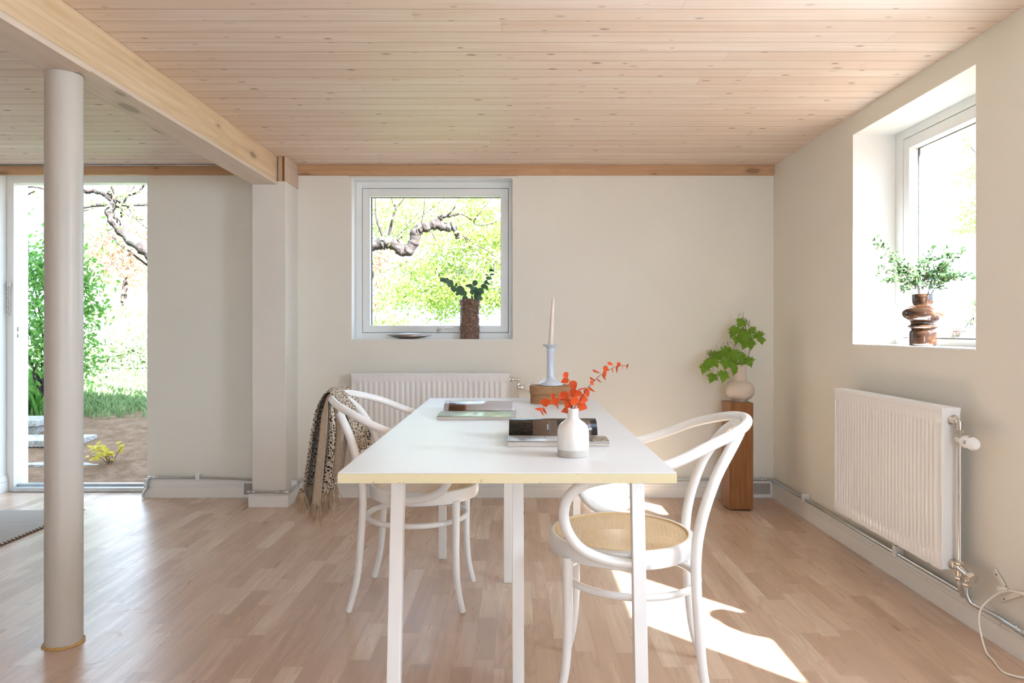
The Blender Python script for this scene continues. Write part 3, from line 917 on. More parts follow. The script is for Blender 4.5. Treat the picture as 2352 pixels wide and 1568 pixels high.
# back wall radiator below the window
r1 = radiator('radiator', lambda u, d, z: (-1.019 + u, YB - d, z), .985, .200, .792, .065, 'ribbed white radiator on the back wall below the square window', 28)
x1_ = -.034; yb_ = YB - .075
g = G()
g.tube([(x1_ - .003, yb_, .757), (x1_ + .008, yb_, .757)], .016, 20); nut(g, (x1_ + .018, yb_, .757), (1, 0, 0), .014, .016)
g.tube(spline([(x1_ + .02, yb_, .757), (x1_ + .050, yb_, .757), (x1_ + .056, yb_, .750), (x1_ + .056, yb_, .72)], 5), .009, 14)
nut(g, (x1_ + .056, yb_, .725), (0, 0, 1), .0125, .014)
g.tube([(x1_ + .056, yb_, .73), (x1_ + .056, yb_, .688)], .010, 14)
g.tube([(x1_ + .056, yb_, .707), (x1_ + .088, yb_, .707)], .011, 16); nut(g, (x1_ + .080, yb_, .707), (1, 0, 0), .0145, .014)
mesh('valve_fitting', g, 'chrome', r1, smooth='angle')
thermo(r1, (x1_ + .090, yb_, .707), (1, 0, 0), .084)
mesh('riser_pipe', G().tube([(x1_ + .056, yb_, .69), (x1_ + .056, yb_, .14)], .006, 12), 'chrome', r1, smooth='angle')

# ------------------------------------------------------------------ heating pipes
def pipe_thing(name, loc, label, runs, clips=(), couplers=(), mat='zinc'):
    t = thing(name, loc, label, 'pipe', 'heating pipes along the skirting')
    for pts, r in runs: mesh('pipe', G().tube(spline(pts, 6), r, 14), mat, t, smooth='angle')
    for b in clips: mesh('clip', G().box(*b), 'white_plastic', t, bevel=.003)
    for c, ax in couplers:
        g = G(); c = Vector(c); ax = Vector(ax).normalized()
        g.tube([c - ax * .020, c - ax * .017, c - ax * .012, c - ax * .010, c + ax * .010, c + ax * .012, c + ax * .017, c + ax * .020], [.0088, .0108, .0108, .0090, .0090, .0108, .0108, .0088], 18)
        mesh('coupling', g, mat, t, smooth='angle')
    return t
xp, yp, zp = XR - .026, YB - .024, .119
pipe_thing('heating_pipe', (XR - .03, 3.4, zp), 'zinc pipe along the right wall from the corner to the radiator',
    [([(xp, YB - .03, zp), (xp, 4.2, zp), (xp, 3.4, zp), (xp, yv + .09, zp), (xp - .01, yv + .03, zp - .004), (xp - .030, yv + .006, zp + .006), (xv, yv, zp + .04), (xv, yv, .185)], .0082)],
    [(XR - .040, XR - .001, 3.89, 3.915, .108, .148), (XR - .040, XR - .001, 2.945, 2.972, .106, .152)],
    [((xp, YB - .075, zp), (0, 1, 0))])
yq = yv - .040
pipe_thing('heating_pipe', (XR - .03, 2.2, .10), 'zinc pipe curving down from the radiator valve behind the white cord',
    [([(xv, yq, .178), (xv, yq, .145), (xv + .012, yq - .012, .115), (xp, yq - .055, .104), (xp, yq - .10, .106), (xp, yq - .15, .103), (xp, 2.1, .1), (xp, 1.6, .1), (xp, -.5, .1)], .0082)],
    [], [((xp, yq - .195, .102), (0, 1, 0)), ((xp, yq - .235, .102), (0, 1, 0))])
pipe_thing('heating_pipe', (0, yp, zp), 'zinc pipe along the back wall behind the table',
    [([(-1.34, yp, zp), (0, yp, zp), (XR - .035, yp, zp)], .0075)], [(.9, .925, YB - .036, YB - .001, .105, .145), (1.235, 1.262, YB - .036, YB - .001, .105, .150)],
    [((XR - .07, yp, zp), (1, 0, 0))])
pipe_thing('heating_pipe', (-1.5, 4.18, .10), 'zinc pipe wrapping around the foot of the corner pillar',
    [([(-1.612, 4.185, .092), (-1.56, 4.185, .092), (-1.40, 4.185, .092)], .008), ([(-1.40, 4.185, .092), (-1.375, 4.183, .092), (-1.357, 4.20, .094), (-1.357, 4.28, .100), (-1.356, 4.36, .108), (-1.34, yp, zp)], .008)],
    [(-1.384, -1.350, 4.30, 4.325, .095, .135)], [((-1.405, 4.185, .092), (1, 0, 0)), ((-1.585, 4.185, .092), (1, 0, 0))])
pipe_thing('heating_pipe', (-2.0, yp, zp), 'zinc pipe from the garden door to the left of the pillar',
    [([(-2.352, YB - .035, .004), (-2.352, YB - .035, .03), (-2.335, YB - .028, .06), (-2.330, yp, .10), (-2.318, yp, .128), (-2.29, yp, .131), (-2.0, yp, .130), (-1.60, yp, .118)], .0078)],
    [(-2.023, -1.998, YB - .036, YB - .001, .118, .155)], [((-2.333, YB - .028, .075), (0, 0, 1)), ((-2.27, yp, .131), (1, 0, 0))])
# thin cable on top of the left batten
tag(mesh('ceiling_cable', G().tube([(XL + .01, YB - .010 - .016, ZC - .006), (-1.595, YB - .026, ZC - .006)], .0035, 8), 'zinc', smooth=True), 'thin grey cable clipped under the ceiling above the garden door', 'cable')

# ------------------------------------------------------------------ cord, holder and socket by the right edge
so = thing('wall_socket', (XR - .004, 2.225, .205), 'white wall socket cut off by the right edge of the photo', 'socket')
mesh('socket_plate', G().box(XR - .008, XR, 2.165, 2.250, .155, .275), 'white_plastic', so, bevel=.003)
g = G().lathe([(.0001, 0), (.027, 0), (.028, .006), (.023, .006), (.0225, .003), (.0001, .003)], (0, 0, 0), 24)
g.v = [(XR - .008 - z, 2.200 + a, .195 + b) for a, b, z in g.v]
mesh('socket_insert', g, 'white_plastic', so, smooth='angle')
cord = thing('cord', (1.6, 2.3, .1), 'thin cream cord looping from the wall down to the floor at right', 'cord')
k = spline([(XR - .025, 2.200, .226), (XR - .030, 2.262, .219), (XR - .028, 2.315, .198), (XR - .040, 2.355, .160), (XR - .06, 2.375, .115), (XR - .075, 2.360, .07), (XR - .095, 2.30, .012), (XR - .11, 2.24, .0045), (XR - .13, 2.17, .0045), (XR - .11, 2.14, .0045), (XR - .07, 2.11, .0045), (XR - .05, 2.0, .0045)], 8)
mesh('cable', G().tube(k, .0032, 8), 'cream_plastic', cord, smooth=True)
g = G().tube([(XR - .024, 2.196, .227), (XR - .026, 2.225, .2255), (XR - .029, 2.252, .220)], [.0062, .0055, .0042], 12)
mesh('strain_relief', g, 'cream_plastic', cord, smooth='angle')
ct = thing('cord_holder', (XR - .01, 2.32, .2), 'white plastic tag holding the cord on the wall', 'holder')
def strip(a, b, w, th, x):
    a, b = Vector(a), Vector(b); d = (b - a).normalized(); n = Vector((-d.y, d.x)) * w / 2
    q = [a + n, a - n, b - n, b + n]
    v = [(x, p.x, p.y) for p in q] + [(x - th, p.x, p.y) for p in q]
    return v
g = G()
for a, b, w_ in (((2.388, .243), (2.338, .206), .020), ((2.352, .158), (2.262, .213), .016)):
    g.add(strip(a, b, w_, .003, XR - .004), [(0, 1, 2, 3), (7, 6, 5, 4), (0, 4, 5, 1), (1, 5, 6, 2), (2, 6, 7, 3), (3, 7, 4, 0)])
mesh('tag_strip', g, 'cream_plastic', ct, bevel=.002)
mesh('hook', G().box(XR - .030, XR - .004, 2.325, 2.342, .195, .2065), 'cream_plastic', ct, bevel=.002)
mesh('nail_slot', G().box(XR - .0078, XR - .0070, 2.371, 2.377, .232, .237), 'gasket', ct)
mesh('nail_slot', G().box(XR - .0078, XR - .0070, 2.335, 2.340, .163, .168), 'gasket', ct)

# ------------------------------------------------------------------ rug
def mat_rug():
    t = NT('grey_flatweave'); s = t.sep(t.obj()); n = t.noise(t.comb(t.m('MULTIPLY', s[0], 120), t.m('MULTIPLY', s[1], 700), 0), 1.0, 2)
    st = t.noise(t.comb(t.m('MULTIPLY', s[0], 3), t.m('MULTIPLY', s[1], 60), 0), 1.0, 2)
    c = t.mix(t.rng(n, .3, .7), (.36, .31, .27), (.50, .45, .40)); c = t.mix(t.rng(st, .4, .8, 0, .4), c, (.56, .52, .48))
    t.bump(n, .6, .003)
    return t.fin(c, .95, spec=.1)
M['rug'] = mat_rug()
M['rug_cord'] = plain('dark_edge_stitch', (.13, .10, .08), .9)
M['rug_cord2'] = plain('light_edge_stitch', (.55, .49, .42), .9)
rg = thing('rug', (-3.0, 3.0, .0), 'grey flatweave rug with stitched border in front of the garden door', 'rug')
mesh('rug_weave', G().box(XL + .03, -2.541, 1.9, 4.096, .001, .008), 'rug', rg, bevel=.003)
ga, gb_ = G(), G(); y = 1.905; i = 0
while y < 4.09:
    (ga if i % 2 else gb_).tube([(-2.545, y, .006), (-2.540, y + .008, .011), (-2.535, y + .017, .006)], [.003, .0045, .003], 6); y += .013; i += 1
e = mesh('border_stitch', ga, 'rug_cord', rg, smooth=True); e['kind'] = 'stuff'
e = mesh('border_stitch', gb_, 'rug_cord2', rg, smooth=True); e['kind'] = 'stuff'

# ------------------------------------------------------------------ pedestal
pd = thing('plant_pedestal', (1.333, 4.18, 0), 'square teak column stand carrying the pink vase of maple twigs', 'pedestal')
mesh('column_body', G().box(1.2615, 1.4045, 4.105, 4.255, .008, .637), 'pedestal', pd, bevel=.003)
for a in (1.275, 1.38):
    for b in (4.118, 4.232): mesh('glide', G().box(a, a + .012, b, b + .012, 0, .0085), 'gasket', pd)
# ------------------------------------------------------------------ leaves
def frame(d, up=(0, 0, 1)):
    d = Vector(d).normalized(); u = Vector(up)
    if abs(d.dot(u)) > .95: u = Vector((1, 0, 0))
    s = d.cross(u).normalized(); n = s.cross(d).normalized()
    return d, s, n
def leaf(g, p, d, n, ln, wd, curl=.15, fold=.12, kind='oval'):
    """one leaf with thickness-free blade, bent along its length and folded along its rib"""
    d = Vector(d).normalized(); s = d.cross(Vector(n)).normalized(); n = s.cross(d).normalized(); p = Vector(p)
    prof = {'oval': [(0, .05), (.12, .55), (.32, .95), (.55, 1.0), (.78, .72), (.93, .32), (1, .02)],
            'round': [(0, .12), (.08, .62), (.28, .98), (.5, 1.0), (.74, .86), (.92, .45), (1, .03)],
            'drop': [(0, .15), (.12, .75), (.3, 1.0), (.5, .92), (.72, .6), (.9, .22), (1, .01)],
            'lance': [(0, .05), (.2, .7), (.45, 1.0), (.7, .75), (.9, .3), (1, .02)]}[kind]
    vs = []
    for t, w in prof:
        c = p + d * (t * ln) - n * (curl * ln * t * t)
        vs += [c + s * w * wd / 2 + n * (fold * w * wd), c, c - s * w * wd / 2 + n * (fold * w * wd)]
    fs = []
    for i in range(len(prof) - 1):
        a = i * 3
        fs += [(a, a + 1, a + 4, a + 3), (a + 1, a + 2, a + 5, a + 4)]
    g.add(vs, fs)
MAPLE = [(0, 0), (.14, -.12), (.36, -.10), (.26, .05), (.56, .04), (.42, .18), (.68, .40), (.44, .38), (.40, .52), (.24, .42), (.30, .66), (.18, .66), (.14, .82), (.08, .78), (0, 1.05)]
def maple(g, p, d, n, sz, droop=.25):
    d = Vector(d).normalized(); s = d.cross(Vector(n)).normalized(); n = s.cross(d).normalized(); p = Vector(p)
    out = MAPLE + [(-x, y) for x, y in MAPLE[-2:0:-1]]
    c = p + d * .32 * sz
    def w(x, y, k=1):
        r2 = x * x + (y - .3) ** 2
        lobes = .05 * math.cos(5 * math.atan2(x, y - .2))
        return p + s * x * sz * 1.05 + d * y * sz + n * sz * (-droop * r2 + lobes * math.sqrt(r2))
    vs = [w(0, .3)] + [w(x, y) for x, y in out]
    k = len(out)
    g.add(vs, [(0, 1 + i, 1 + (i + 1) % k) for i in range(k)])

def mat_leaf(name, lo, hi, trans=.35, rough=.5, spec=.3):
    t = NT(name)
    geo = t.new('ShaderNodeNewGeometry'); r = geo.outputs['Random Per Island']
    c = t.mix(r, lo, hi)
    n = t.noise(t.obj(), 60, 2); c = t.mix(t.rng(n, .4, .8, 0, .25), c, lo)
    t.fin(c, rough, spec=spec)
    tl = t.new('ShaderNodeBsdfTranslucent'); t.set(tl.inputs[0], c)
    mx = t.new('ShaderNodeMixShader'); mx.inputs[0].default_value = trans
    t.nt.links.new(t.b.outputs[0], mx.inputs[1]); t.nt.links.new(tl.outputs[0], mx.inputs[2]); t.nt.links.new(mx.outputs[0], t.out.inputs[0])
    return t.mat
M['orange_leaf'] = mat_leaf('orange_dyed_leaf', (.50, .045, .005), (.80, .11, .015), .22)
M['euca_leaf'] = mat_leaf('dark_eucalyptus_leaf', (.035, .085, .045), (.07, .14, .075), .15, .4, .5)
M['euca_flower'] = mat_leaf('pale_filler_flower', (.42, .50, .42), (.62, .68, .60), .3)
M['maple_leaf'] = mat_leaf('maple_leaf', (.08, .24, .012), (.28, .46, .04), .4, .42, .4)
M['small_leaf'] = mat_leaf('small_privet_leaf', (.06, .13, .05), (.19, .31, .12), .35, .4, .4)
M['stem_red'] = plain('dark_red_stem', (.14, .035, .02), .6)
M['stem_brown'] = plain('brown_stem', (.16, .09, .05), .7)
M['stem_green'] = plain('green_stem', (.20, .25, .08), .6)

# ------------------------------------------------------------------ white bottle vase with orange twigs
def mat_vase_white():
    t = NT('speckled_white_glaze'); o = t.obj(); n = t.noise(o, 700, 2); b = t.noise(o, 9, 3)
    c = t.mix(t.rng(b, .35, .75), (.80, .78, .745), (.73, .70, .65)); c = t.mix(t.rng(n, .69, .73, 0, .35), c, (.5, .42, .33))
    return t.fin(c, .12, spec=.5)
M['glaze'] = mat_vase_white()
M['clay'] = plain('raw_grey_clay', (.50, .46, .41), .85, var=.06, vscale=60)
vz = thing('bottle_vase', (.155, 1.862, TZ), 'white glazed bottle vase with bare clay foot near the front of the table', 'vase')
vc = (.155, 1.862, TZ)
mesh('clay_foot', G().lathe([(.0400, 0), (.0415, .0015), (.0418, .0185), (.0300, .0186)], vc, 48), 'clay', vz, smooth='angle')
prof = [(.0418, .0187), (.0424, .0215), (.0426, .040), (.0426, .060), (.0418, .070), (.0385, .080), (.031, .0885), (.0225, .0945), (.0160, .0995), (.0142, .105), (.0139, .119), (.0145, .1225), (.0150, .125), (.0142, .1265), (.0118, .125), (.0110, .118), (.0110, .06)]
mesh('glazed_body', G().lathe(prof, vc, 56), 'glaze', vz, smooth='angle', angle=60)

def crop3(x, y, Y): return P(1150 + x / 3.734, 660 + y / 3.734, Y)
def branch(name, loc, label, cat, stems, leaves, mleaf, mstem, group=None, leaf_name='leaf', extra=None):
    t = thing(name, loc, label, cat, group)
    for pts, r0, r1 in stems:
        k = spline(pts, 5); mesh('stem', G().tube(k, lerpr(r0, r1, len(k)), 6), mstem, t, smooth=True)
    for gl in leaves: mesh(leaf_name, gl, mleaf, t, smooth=True)
    return t
Yo = 1.862
mouth = Vector((.155, 1.862, TZ + .119))
# (x, y in the picture of the bouquet, angle deg, length, width, lean towards the camera)
right = [(915, 645, -20, 60, 30, 10), (880, 680, -35, 60, 46, 0), (885, 710, -72, 60, 34, -10), (790, 702, -35, 75, 20, 20), (765, 768, -40, 60, 18, 15), (768, 800, -50, 56, 30, 10), (830, 780, -52, 60, 18, 5),
         (880, 740, -72, 66, 24, 8), (1015, 640, -100, 46, 36, 0), (1005, 668, -108, 70, 18, 12), (960, 695, -90, 42, 12, 8), (1040, 700, 75, 46, 12, 5), (1094, 655, -112, 50, 14, 8), (760, 852, -50, 75, 30, 12), (725, 866, -70, 80, 52, -5), (665, 872, 6, 85, 14, 20)]
def orange(desc, sc=1.0, seed=1):
    rr = random.Random(seed); out = []
    for x, y, a, l, w_, lean in desc:
        Yl = Yo + rr.uniform(-.03, .03); p = crop3(x, y, Yl); k = Yl / 1600 / 3.734
        ar = math.radians(a)
        d = Vector((math.cos(ar), rr.uniform(-.25, .25), math.sin(ar)))
        n = Vector((rr.uniform(-.3, .3), -1, rr.uniform(-.2, .5)))
        if w_ < .45 * l: n = Vector((math.sin(ar) * .9, -.35, -math.cos(ar) * .9 + .3)); w_ = w_ * 2.0
        g_ = G(); leaf(g_, p, d, n, l * k * sc, w_ * k * sc, curl=rr.uniform(.05, .25), fold=.10, kind='drop'); out.append(g_)
    return out
st = [mouth - Vector((0, 0, .06)), mouth, crop3(690, 960, Yo), crop3(725, 890, Yo - .01), crop3(775, 830, Yo), crop3(850, 755, Yo), crop3(940, 700, Yo + .01), crop3(1010, 672, Yo + .01), crop3(1090, 672, Yo)]
branch('orange_eucalyptus_twig', (.16, Yo, TZ + .13), 'long orange-leaved twig arching to the upper right out of the bottle vase', 'twig', [(st, .0012, .0005)], orange(right, 1.0, 3), 'orange_leaf', 'stem_red', 'orange twigs in the bottle vase')
up = [(545, 728, -62, 66, 60, 0), (582, 790, 195, 70, 58, 0), (607, 800, -70, 90, 76, 5), (520, 895, -60, 110, 90, 0), (590, 885, -30, 90, 80, 0), (640, 900, -15, 70, 60, 10), (545, 915, -88, 80, 46, -15), (580, 955, -85, 110, 92, -10), (620, 1030, 200, 110, 70, 5)]
st = [mouth - Vector((0.002, 0, .06)), mouth + Vector((-.003, 0, 0)), crop3(620, 960, Yo), crop3(608, 890, Yo), crop3(600, 820, Yo), crop3(568, 770, Yo), crop3(550, 735, Yo)]
branch('orange_eucalyptus_twig', (.15, Yo, TZ + .13), 'short upright twig with round orange leaves in the bottle vase', 'twig', [(st, .0012, .0005)], orange(up, 1.0, 5), 'orange_leaf', 'stem_red', 'orange twigs in the bottle vase')
lf = [(380, 950, -85, 84, 88, 0), (455, 945, -70, 84, 78, 0), (440, 905, -75, 68, 36, 0), (360, 1045, 175, 66, 30, 0), (368, 1030, -68, 66, 26, 0), (348, 1050, -72, 60, 18, 0), (478, 965, -82, 86, 24, 0), (600, 960, -20, 90, 90, 5), (670, 950, -12, 86, 86, 5), (660, 1000, -25, 90, 90, 5), (690, 945, -60, 70, 70, 5)]
st = [mouth - Vector((0.004, 0, .06)), mouth + Vector((-.004, 0, 0)), crop3(600, 1000, Yo), crop3(560, 965, Yo - .01), crop3(510, 963, Yo), crop3(450, 965, Yo), crop3(385, 985, Yo), crop3(355, 1045, Yo)]
branch('orange_eucalyptus_twig', (.12, Yo, TZ + .13), 'drooping orange-leaved twig reaching left out of the bottle vase', 'twig', [(st, .0012, .0005)], orange(lf, 1.0, 8), 'orange_leaf', 'stem_red', 'orange twigs in the bottle vase')

# ------------------------------------------------------------------ candlestick on an oval cork box
def mat_cork():
    t = NT('pressed_cork'); o = t.obj(); n = t.noise(o, 260, 3, .7); b = t.noise(o, 18, 3)
    c = t.ramp(n, [(.3, (.20, .095, .038)), (.5, (.37, .20, .095)), (.75, (.50, .30, .16))])
    c = t.mix(t.rng(b, .4, .8, 0, .3), c, (.30, .15, .07)); t.bump(n, .3, .001)
    return t.fin(c, .75, spec=.25)
M['cork'] = mat_cork()
bx = thing('cork_box', (.172, 3.20, TZ), 'oval brown cork box with lid under the candlestick', 'box')
def oval(ax, ay, prof, c):
    g = G(); n = 72; k = len(prof); vs = []
    for off, z in prof:
        for j in range(n):
            a = 2 * PI * j / n
            ca, sa = math.cos(a), math.sin(a); ex = .72
            vs.append((c[0] + (ax + off) * math.copysign(abs(ca) ** ex, ca), c[1] + (ay + off) * math.copysign(abs(sa) ** ex, sa), c[2] + z))
    fs = [(i * n + j, i * n + (j + 1) % n, (i + 1) * n + (j + 1) % n, (i + 1) * n + j) for i in range(k - 1) for j in range(n)]
    fs += [tuple(range(n - 1, -1, -1)), tuple((k - 1) * n + j for j in range(n))]
    return g.add(vs, fs)
mesh('box_body', oval(.102, .072, [(0, 0), (0, .048)], (.172, 3.20, TZ)), 'cork', bx, smooth='angle')
mesh('lid', oval(.1055, .0755, [(-.0005, .044), (0, .0445), (0, .078), (-.002, .080)], (.172, 3.20, TZ)), 'cork', bx, smooth='angle')
M['blue_glaze'] = plain('pale_blue_grey_glaze', (.57, .60, .66), .18, spec=.5, var=.04)
cz = TZ + .080
cs = thing('candlestick', (.163, 3.20, cz), 'pale blue-grey glazed candlestick with fluted foot on the cork box', 'candlestick')
c0 = (.163, 3.20, cz)
def flute(rng_, n, amp): return lambda i, a: (amp * abs(math.cos(n * a / 2)) if i in rng_ else 0)
mesh('foot', G().lathe([(.050, 0), (.056, .002), (.0565, .007), (.054, .010), (.047, .0155), (.038, .020), (.029, .0245), (.022, .031), (.0185, .037), (.0180, .042)], c0, 120, flute(range(4, 8), 26, .045)), 'blue_glaze', cs, smooth='angle', angle=50)
mesh('shaft', G().lathe([(.0180, .040), (.0190, .042), (.0192, .046), (.0178, .048), (.0170, .050), (.0168, .10), (.0166, .155), (.0180, .157), (.0184, .161), (.0170, .164)], c0, 48), 'blue_glaze', cs, smooth='angle', angle=50)
mesh('drip_dish', G().lathe([(.0165, .163), (.0172, .170), (.022, .177), (.031, .182), (.0345, .185), (.0350, .188), (.030, .1885), (.014, .186), (.0125, .180)], c0, 120, flute(range(2, 6), 24, .05)), 'blue_glaze', cs, smooth='angle', angle=50)
M['wax'] = plain('pink_beige_wax', (.72, .60, .52), .4, spec=.4, var=.02)
cd = thing('candle', (.163, 3.20, cz + .18), 'tall thin pinkish taper candle standing in the candlestick', 'candle')
def lean(z): return (.163 + .030 * (z / .225) * .42, 3.20, cz + .181 + z)
mesh('taper', G().tube([lean(z) for z in (0, .03, .08, .14, .19, .217, .223, .225)], [.0112, .0110, .0102, .0090, .0076, .0062, .0045, .001], 24), 'wax', cd, smooth='angle')
k = spline([lean(.224), tuple(Vector(lean(.230)) + Vector((.001, 0, 0))), tuple(Vector(lean(.237)) + Vector((.007, 0, .0)))], 4)
mesh('wick', G().tube(k, .0009, 6), 'wax', cd, smooth=True)

# ------------------------------------------------------------------ magazines
def mat_page(name, spec_fn, rough=.25):
    t = NT(name); uv = t.new('ShaderNodeTexCoord').outputs['UV']; s = t.sep(uv)
    c = spec_fn(t, s[0], s[1], uv)
    return t.fin(c, rough, spec=.5)
def rect(t, u, v, u0, u1, v0, v1):
    a = t.m('MULTIPLY', t.m('GREATER_THAN', u, u0), t.m('LESS_THAN', u, u1))
    return t.m('MULTIPLY', a, t.m('MULTIPLY', t.m('GREATER_THAN', v, v0), t.m('LESS_THAN', v, v1)))
def circ(t, u, v, cu, cv, r, asp=1.0):
    a = t.m('SUBTRACT', u, cu); b = t.m('MULTIPLY', t.m('SUBTRACT', v, cv), asp)
    return t.m('LESS_THAN', t.m('ADD', t.m('MULTIPLY', a, a), t.m('MULTIPLY', b, b)), r * r)
def dark_room(t, u, v, uv):
    n = t.noise(t.mapping(uv, (30, 14, 1)), 1.0, 3, .6)
    c = t.mix(rect(t, u, v, .27, .55, 0, 1), (.018, .014, .012), (.13, .085, .06))
    c = t.mix(rect(t, u, v, .55, .80, 0, .45), c, (.10, .065, .045))
    c = t.mix(rect(t, u, v, .80, .93, 0, 1), c, (.12, .08, .055))
    g = t.m('MULTIPLY', t.rng(n, .52, .62), rect(t, u, v, 0, .13, .15, 1)); c = t.mix(g, c, (.035, .055, .02))
    g = t.m('MULTIPLY', t.rng(n, .50, .60), rect(t, u, v, .13, .27, .3, 1)); c = t.mix(g, c, (.05, .04, .035))
    c = t.mix(circ(t, u, v, .905, .50, .032, .42), c, (.02, .02, .02)); c = t.mix(t.m('MULTIPLY', circ(t, u, v, .918, .50, .024, .3), .9), c, (.42, .46, .47))
    c = t.mix(rect(t, u, v, .455, .472, .25, .9), c, (.12, .14, .15)); c = t.mix(rect(t, u, v, .432, .446, .45, .75), c, (.40, .42, .43))
    return c
def kitchen(t, u, v, uv):
    c = (.62, .64, .67)
    c = t.mix(rect(t, u, v, .0, 1, .0, .10), c, (.40, .33, .26))
    for a, b in ((.08, .22), (.24, .37), (.39, .52), (.54, .66)): c = t.mix(rect(t, u, v, a, b, .5, .92), c, (.72, .74, .78)); c = t.mix(rect(t, u, v, b, b + .008, .4, 1), c, (.30, .31, .33))
    for i in range(9): c = t.mix(rect(t, u, v, .08 + i * .012, .085 + i * .012, .15, .28), c, (.22, .22, .24))
    n = t.noise(t.mapping(uv, (26, 16, 1)), 1.0, 3, .6)
    c = t.mix(rect(t, u, v, .74, 1.0, 0, 1), c, t.ramp(n, [(.35, (.05, .04, .035)), (.5, (.22, .15, .10)), (.65, (.40, .32, .25))]))
    c = t.mix(circ(t, u, v, .80, .75, .05, .5), c, (.30, .31, .36))
    return c
def grey_room(t, u, v, uv):
    c = (.42, .38, .37)
    c = t.mix(rect(t, u, v, 0, .07, 0, 1), c, (.62, .62, .66)); c = t.mix(rect(t, u, v, .07, .29, 0, .92), c, (.10, .035, .012)); c = t.mix(rect(t, u, v, .285, .315, 0, .92), c, (.24, .10, .04))
    c = t.mix(rect(t, u, v, .32, .46, .80, 1), c, (.68, .69, .74)); c = t.mix(circ(t, u, v, .50, .95, .075, .5), c, (.66, .68, .74)); c = t.mix(rect(t, u, v, .97, 1, 0, 1), c, (.60, .58, .57))
    return c
def green_photo(t, u, v, uv):
    n = t.noise(t.mapping(uv, (7, 9, 1)), 1.0, 4, .6, .4)
    c = t.ramp(n, [(.3, (.28, .42, .25)), (.5, (.48, .60, .40)), (.7, (.72, .78, .62))])
    c = t.mix(rect(t, u, v, .45, .93, .25, .85), c, t.ramp(n, [(.3, (.22, .42, .27)), (.6, (.46, .62, .45))])); c = t.mix(rect(t, u, v, .93, 1, 0, 1), c, (.50, .50, .50)); c = t.mix(rect(t, u, v, 0, 1, .88, 1), c, (.70, .74, .68))
    return c
M['page_dark'] = mat_page('dark_interior_print', dark_room, .18); M['page_kitchen'] = mat_page('kitchen_print', kitchen)
M['page_grey'] = mat_page('grey_room_print', grey_room); M['page_green'] = mat_page('green_room_print', green_photo)
def mat_pages():
    t = NT('page_block'); s = t.sep(t.obj()); n = t.noise(t.comb(t.m('MULTIPLY', s[0], 4), 0.0, t.m('MULTIPLY', s[2], 1400)), 1.0, 2)
    return t.fin(t.ramp(n, [(.35, (.22, .17, .14)), (.5, (.56, .50, .44)), (.7, (.70, .64, .58))]), .8)
M['pages'] = mat_pages()
M['paper'] = plain('page_back', (.72, .70, .67), .5)
def magazine(x0, x1, yf, ys, front_h, arch, label, mf, mb, curl):
    """spine along x at y=ys; front half is a flat stack, rear pages arch up from the spine"""
    t = thing('magazine', ((x0 + x1) / 2, ys, TZ), label, 'magazine', 'open magazines on the table')
    n = 10
    def fn(u, v):
        return (x0 + (x1 - x0) * u, yf + (ys - yf) * v, TZ + front_h + .004 * math.sin(PI * v) - .004 * v ** 6 + .0004)
    mesh('page_block', G().box(x0, x1, yf + .001, ys, TZ + .0005, TZ + front_h - .0005), 'pages', t, bevel=.0008)
    g = G(); g.add([(x0, yf + .001, TZ + front_h - .0006), (x1, yf + .001, TZ + front_h - .0006)] + [fn(1, v / n) for v in range(n + 1)] + [fn(0, v / n) for v in range(n, -1, -1)], [tuple(range(2 * n + 4))[::-1]])
    mesh('open_page', G().grid(2, n + 1, fn, uvf=lambda u, v: (u, v)), mf, t, smooth=True, solid=.0008)
    inset = .006
    k = spline([(0, a, b) for a, b in arch], 8)
    def fb(u, v):
        i = v * (len(k) - 1); j = min(int(i), len(k) - 2); q = k[j].lerp(k[j + 1], i - j)
        xs = x0 + curl[0] + (x1 - curl[1] - x0 - curl[0]) * u
        return (xs, ys + q.y, TZ + q.z)
    mesh('curled_page', G().grid(2, 40, fb, uvf=lambda u, v: (u, min(1, v / curl[2]))), mb, t, smooth=True, solid=.0016)
    # rear half resting flat behind the arch
    mesh('page_block', G().box(x0 + .004, x1 - .02, ys + .002, ys + .20, TZ + .0005, TZ + front_h * .5), 'pages', t, bevel=.0008)
    return t
magazine(-.0225, .2715, 2.0, 2.125, .0135, [(0, .014), (.004, .028), (.020, .047), (.050, .058), (.085, .052), (.115, .034), (.14, .016)], 'open magazine with a dark photo on its curled page, behind the bottle vase', 'page_kitchen', 'page_dark', (.004, .020, .42))
magazine(-.292, .0035, 2.596, 2.785, .0115, [(0, .0125), (.004, .020), (.03, .034), (.08, .042), (.14, .034), (.19, .016), (.21, .010)], 'open magazine with pale green and grey photos near the left chair', 'page_green', 'page_grey', (.006, .006, .42))

# ------------------------------------------------------------------ back window sill: bark vase, eucalyptus, metal dish
def mat_barkvase():
    t = NT('pebbled_brown_clay'); o = t.obj(); n = t.noise(o, 70, 3)
    c = t.ramp(n, [(.3, (.085, .045, .028)), (.55, (.20, .115, .075)), (.8, (.36, .235, .16))])
    return t.fin(c, .5, spec=.4)
M['barkvase'] = mat_barkvase()
bs = 1.0075
bc = (-.2925, 4.500, bs)
bv = thing('bark_vase', bc, 'brown pebble-textured cylinder vase on the back window sill', 'vase')
g = G(); n, kz = 96, 60; vs = []
rr = random.Random(4)
bumps = [(rr.uniform(0, 2 * PI), rr.uniform(.045, .25), rr.uniform(.004, .0085)) for _ in range(330)]
def rad(a, z):
    r = .0605 + .0025 * math.sin(z * 24 + 1.2) + .002 * math.sin(2 * a)
    if z < .05: r -= .002
    h = 0
    for ba, bz, br in bumps:
        if abs(z - bz) < br:
            da = (a - ba + PI) % (2 * PI) - PI
            q = 1 - ((da * .06) ** 2 + (z - bz) ** 2) / br ** 2
            if q > 0: h = max(h, .0042 * math.sqrt(q))
    return r + h
n, kz = 150, 110
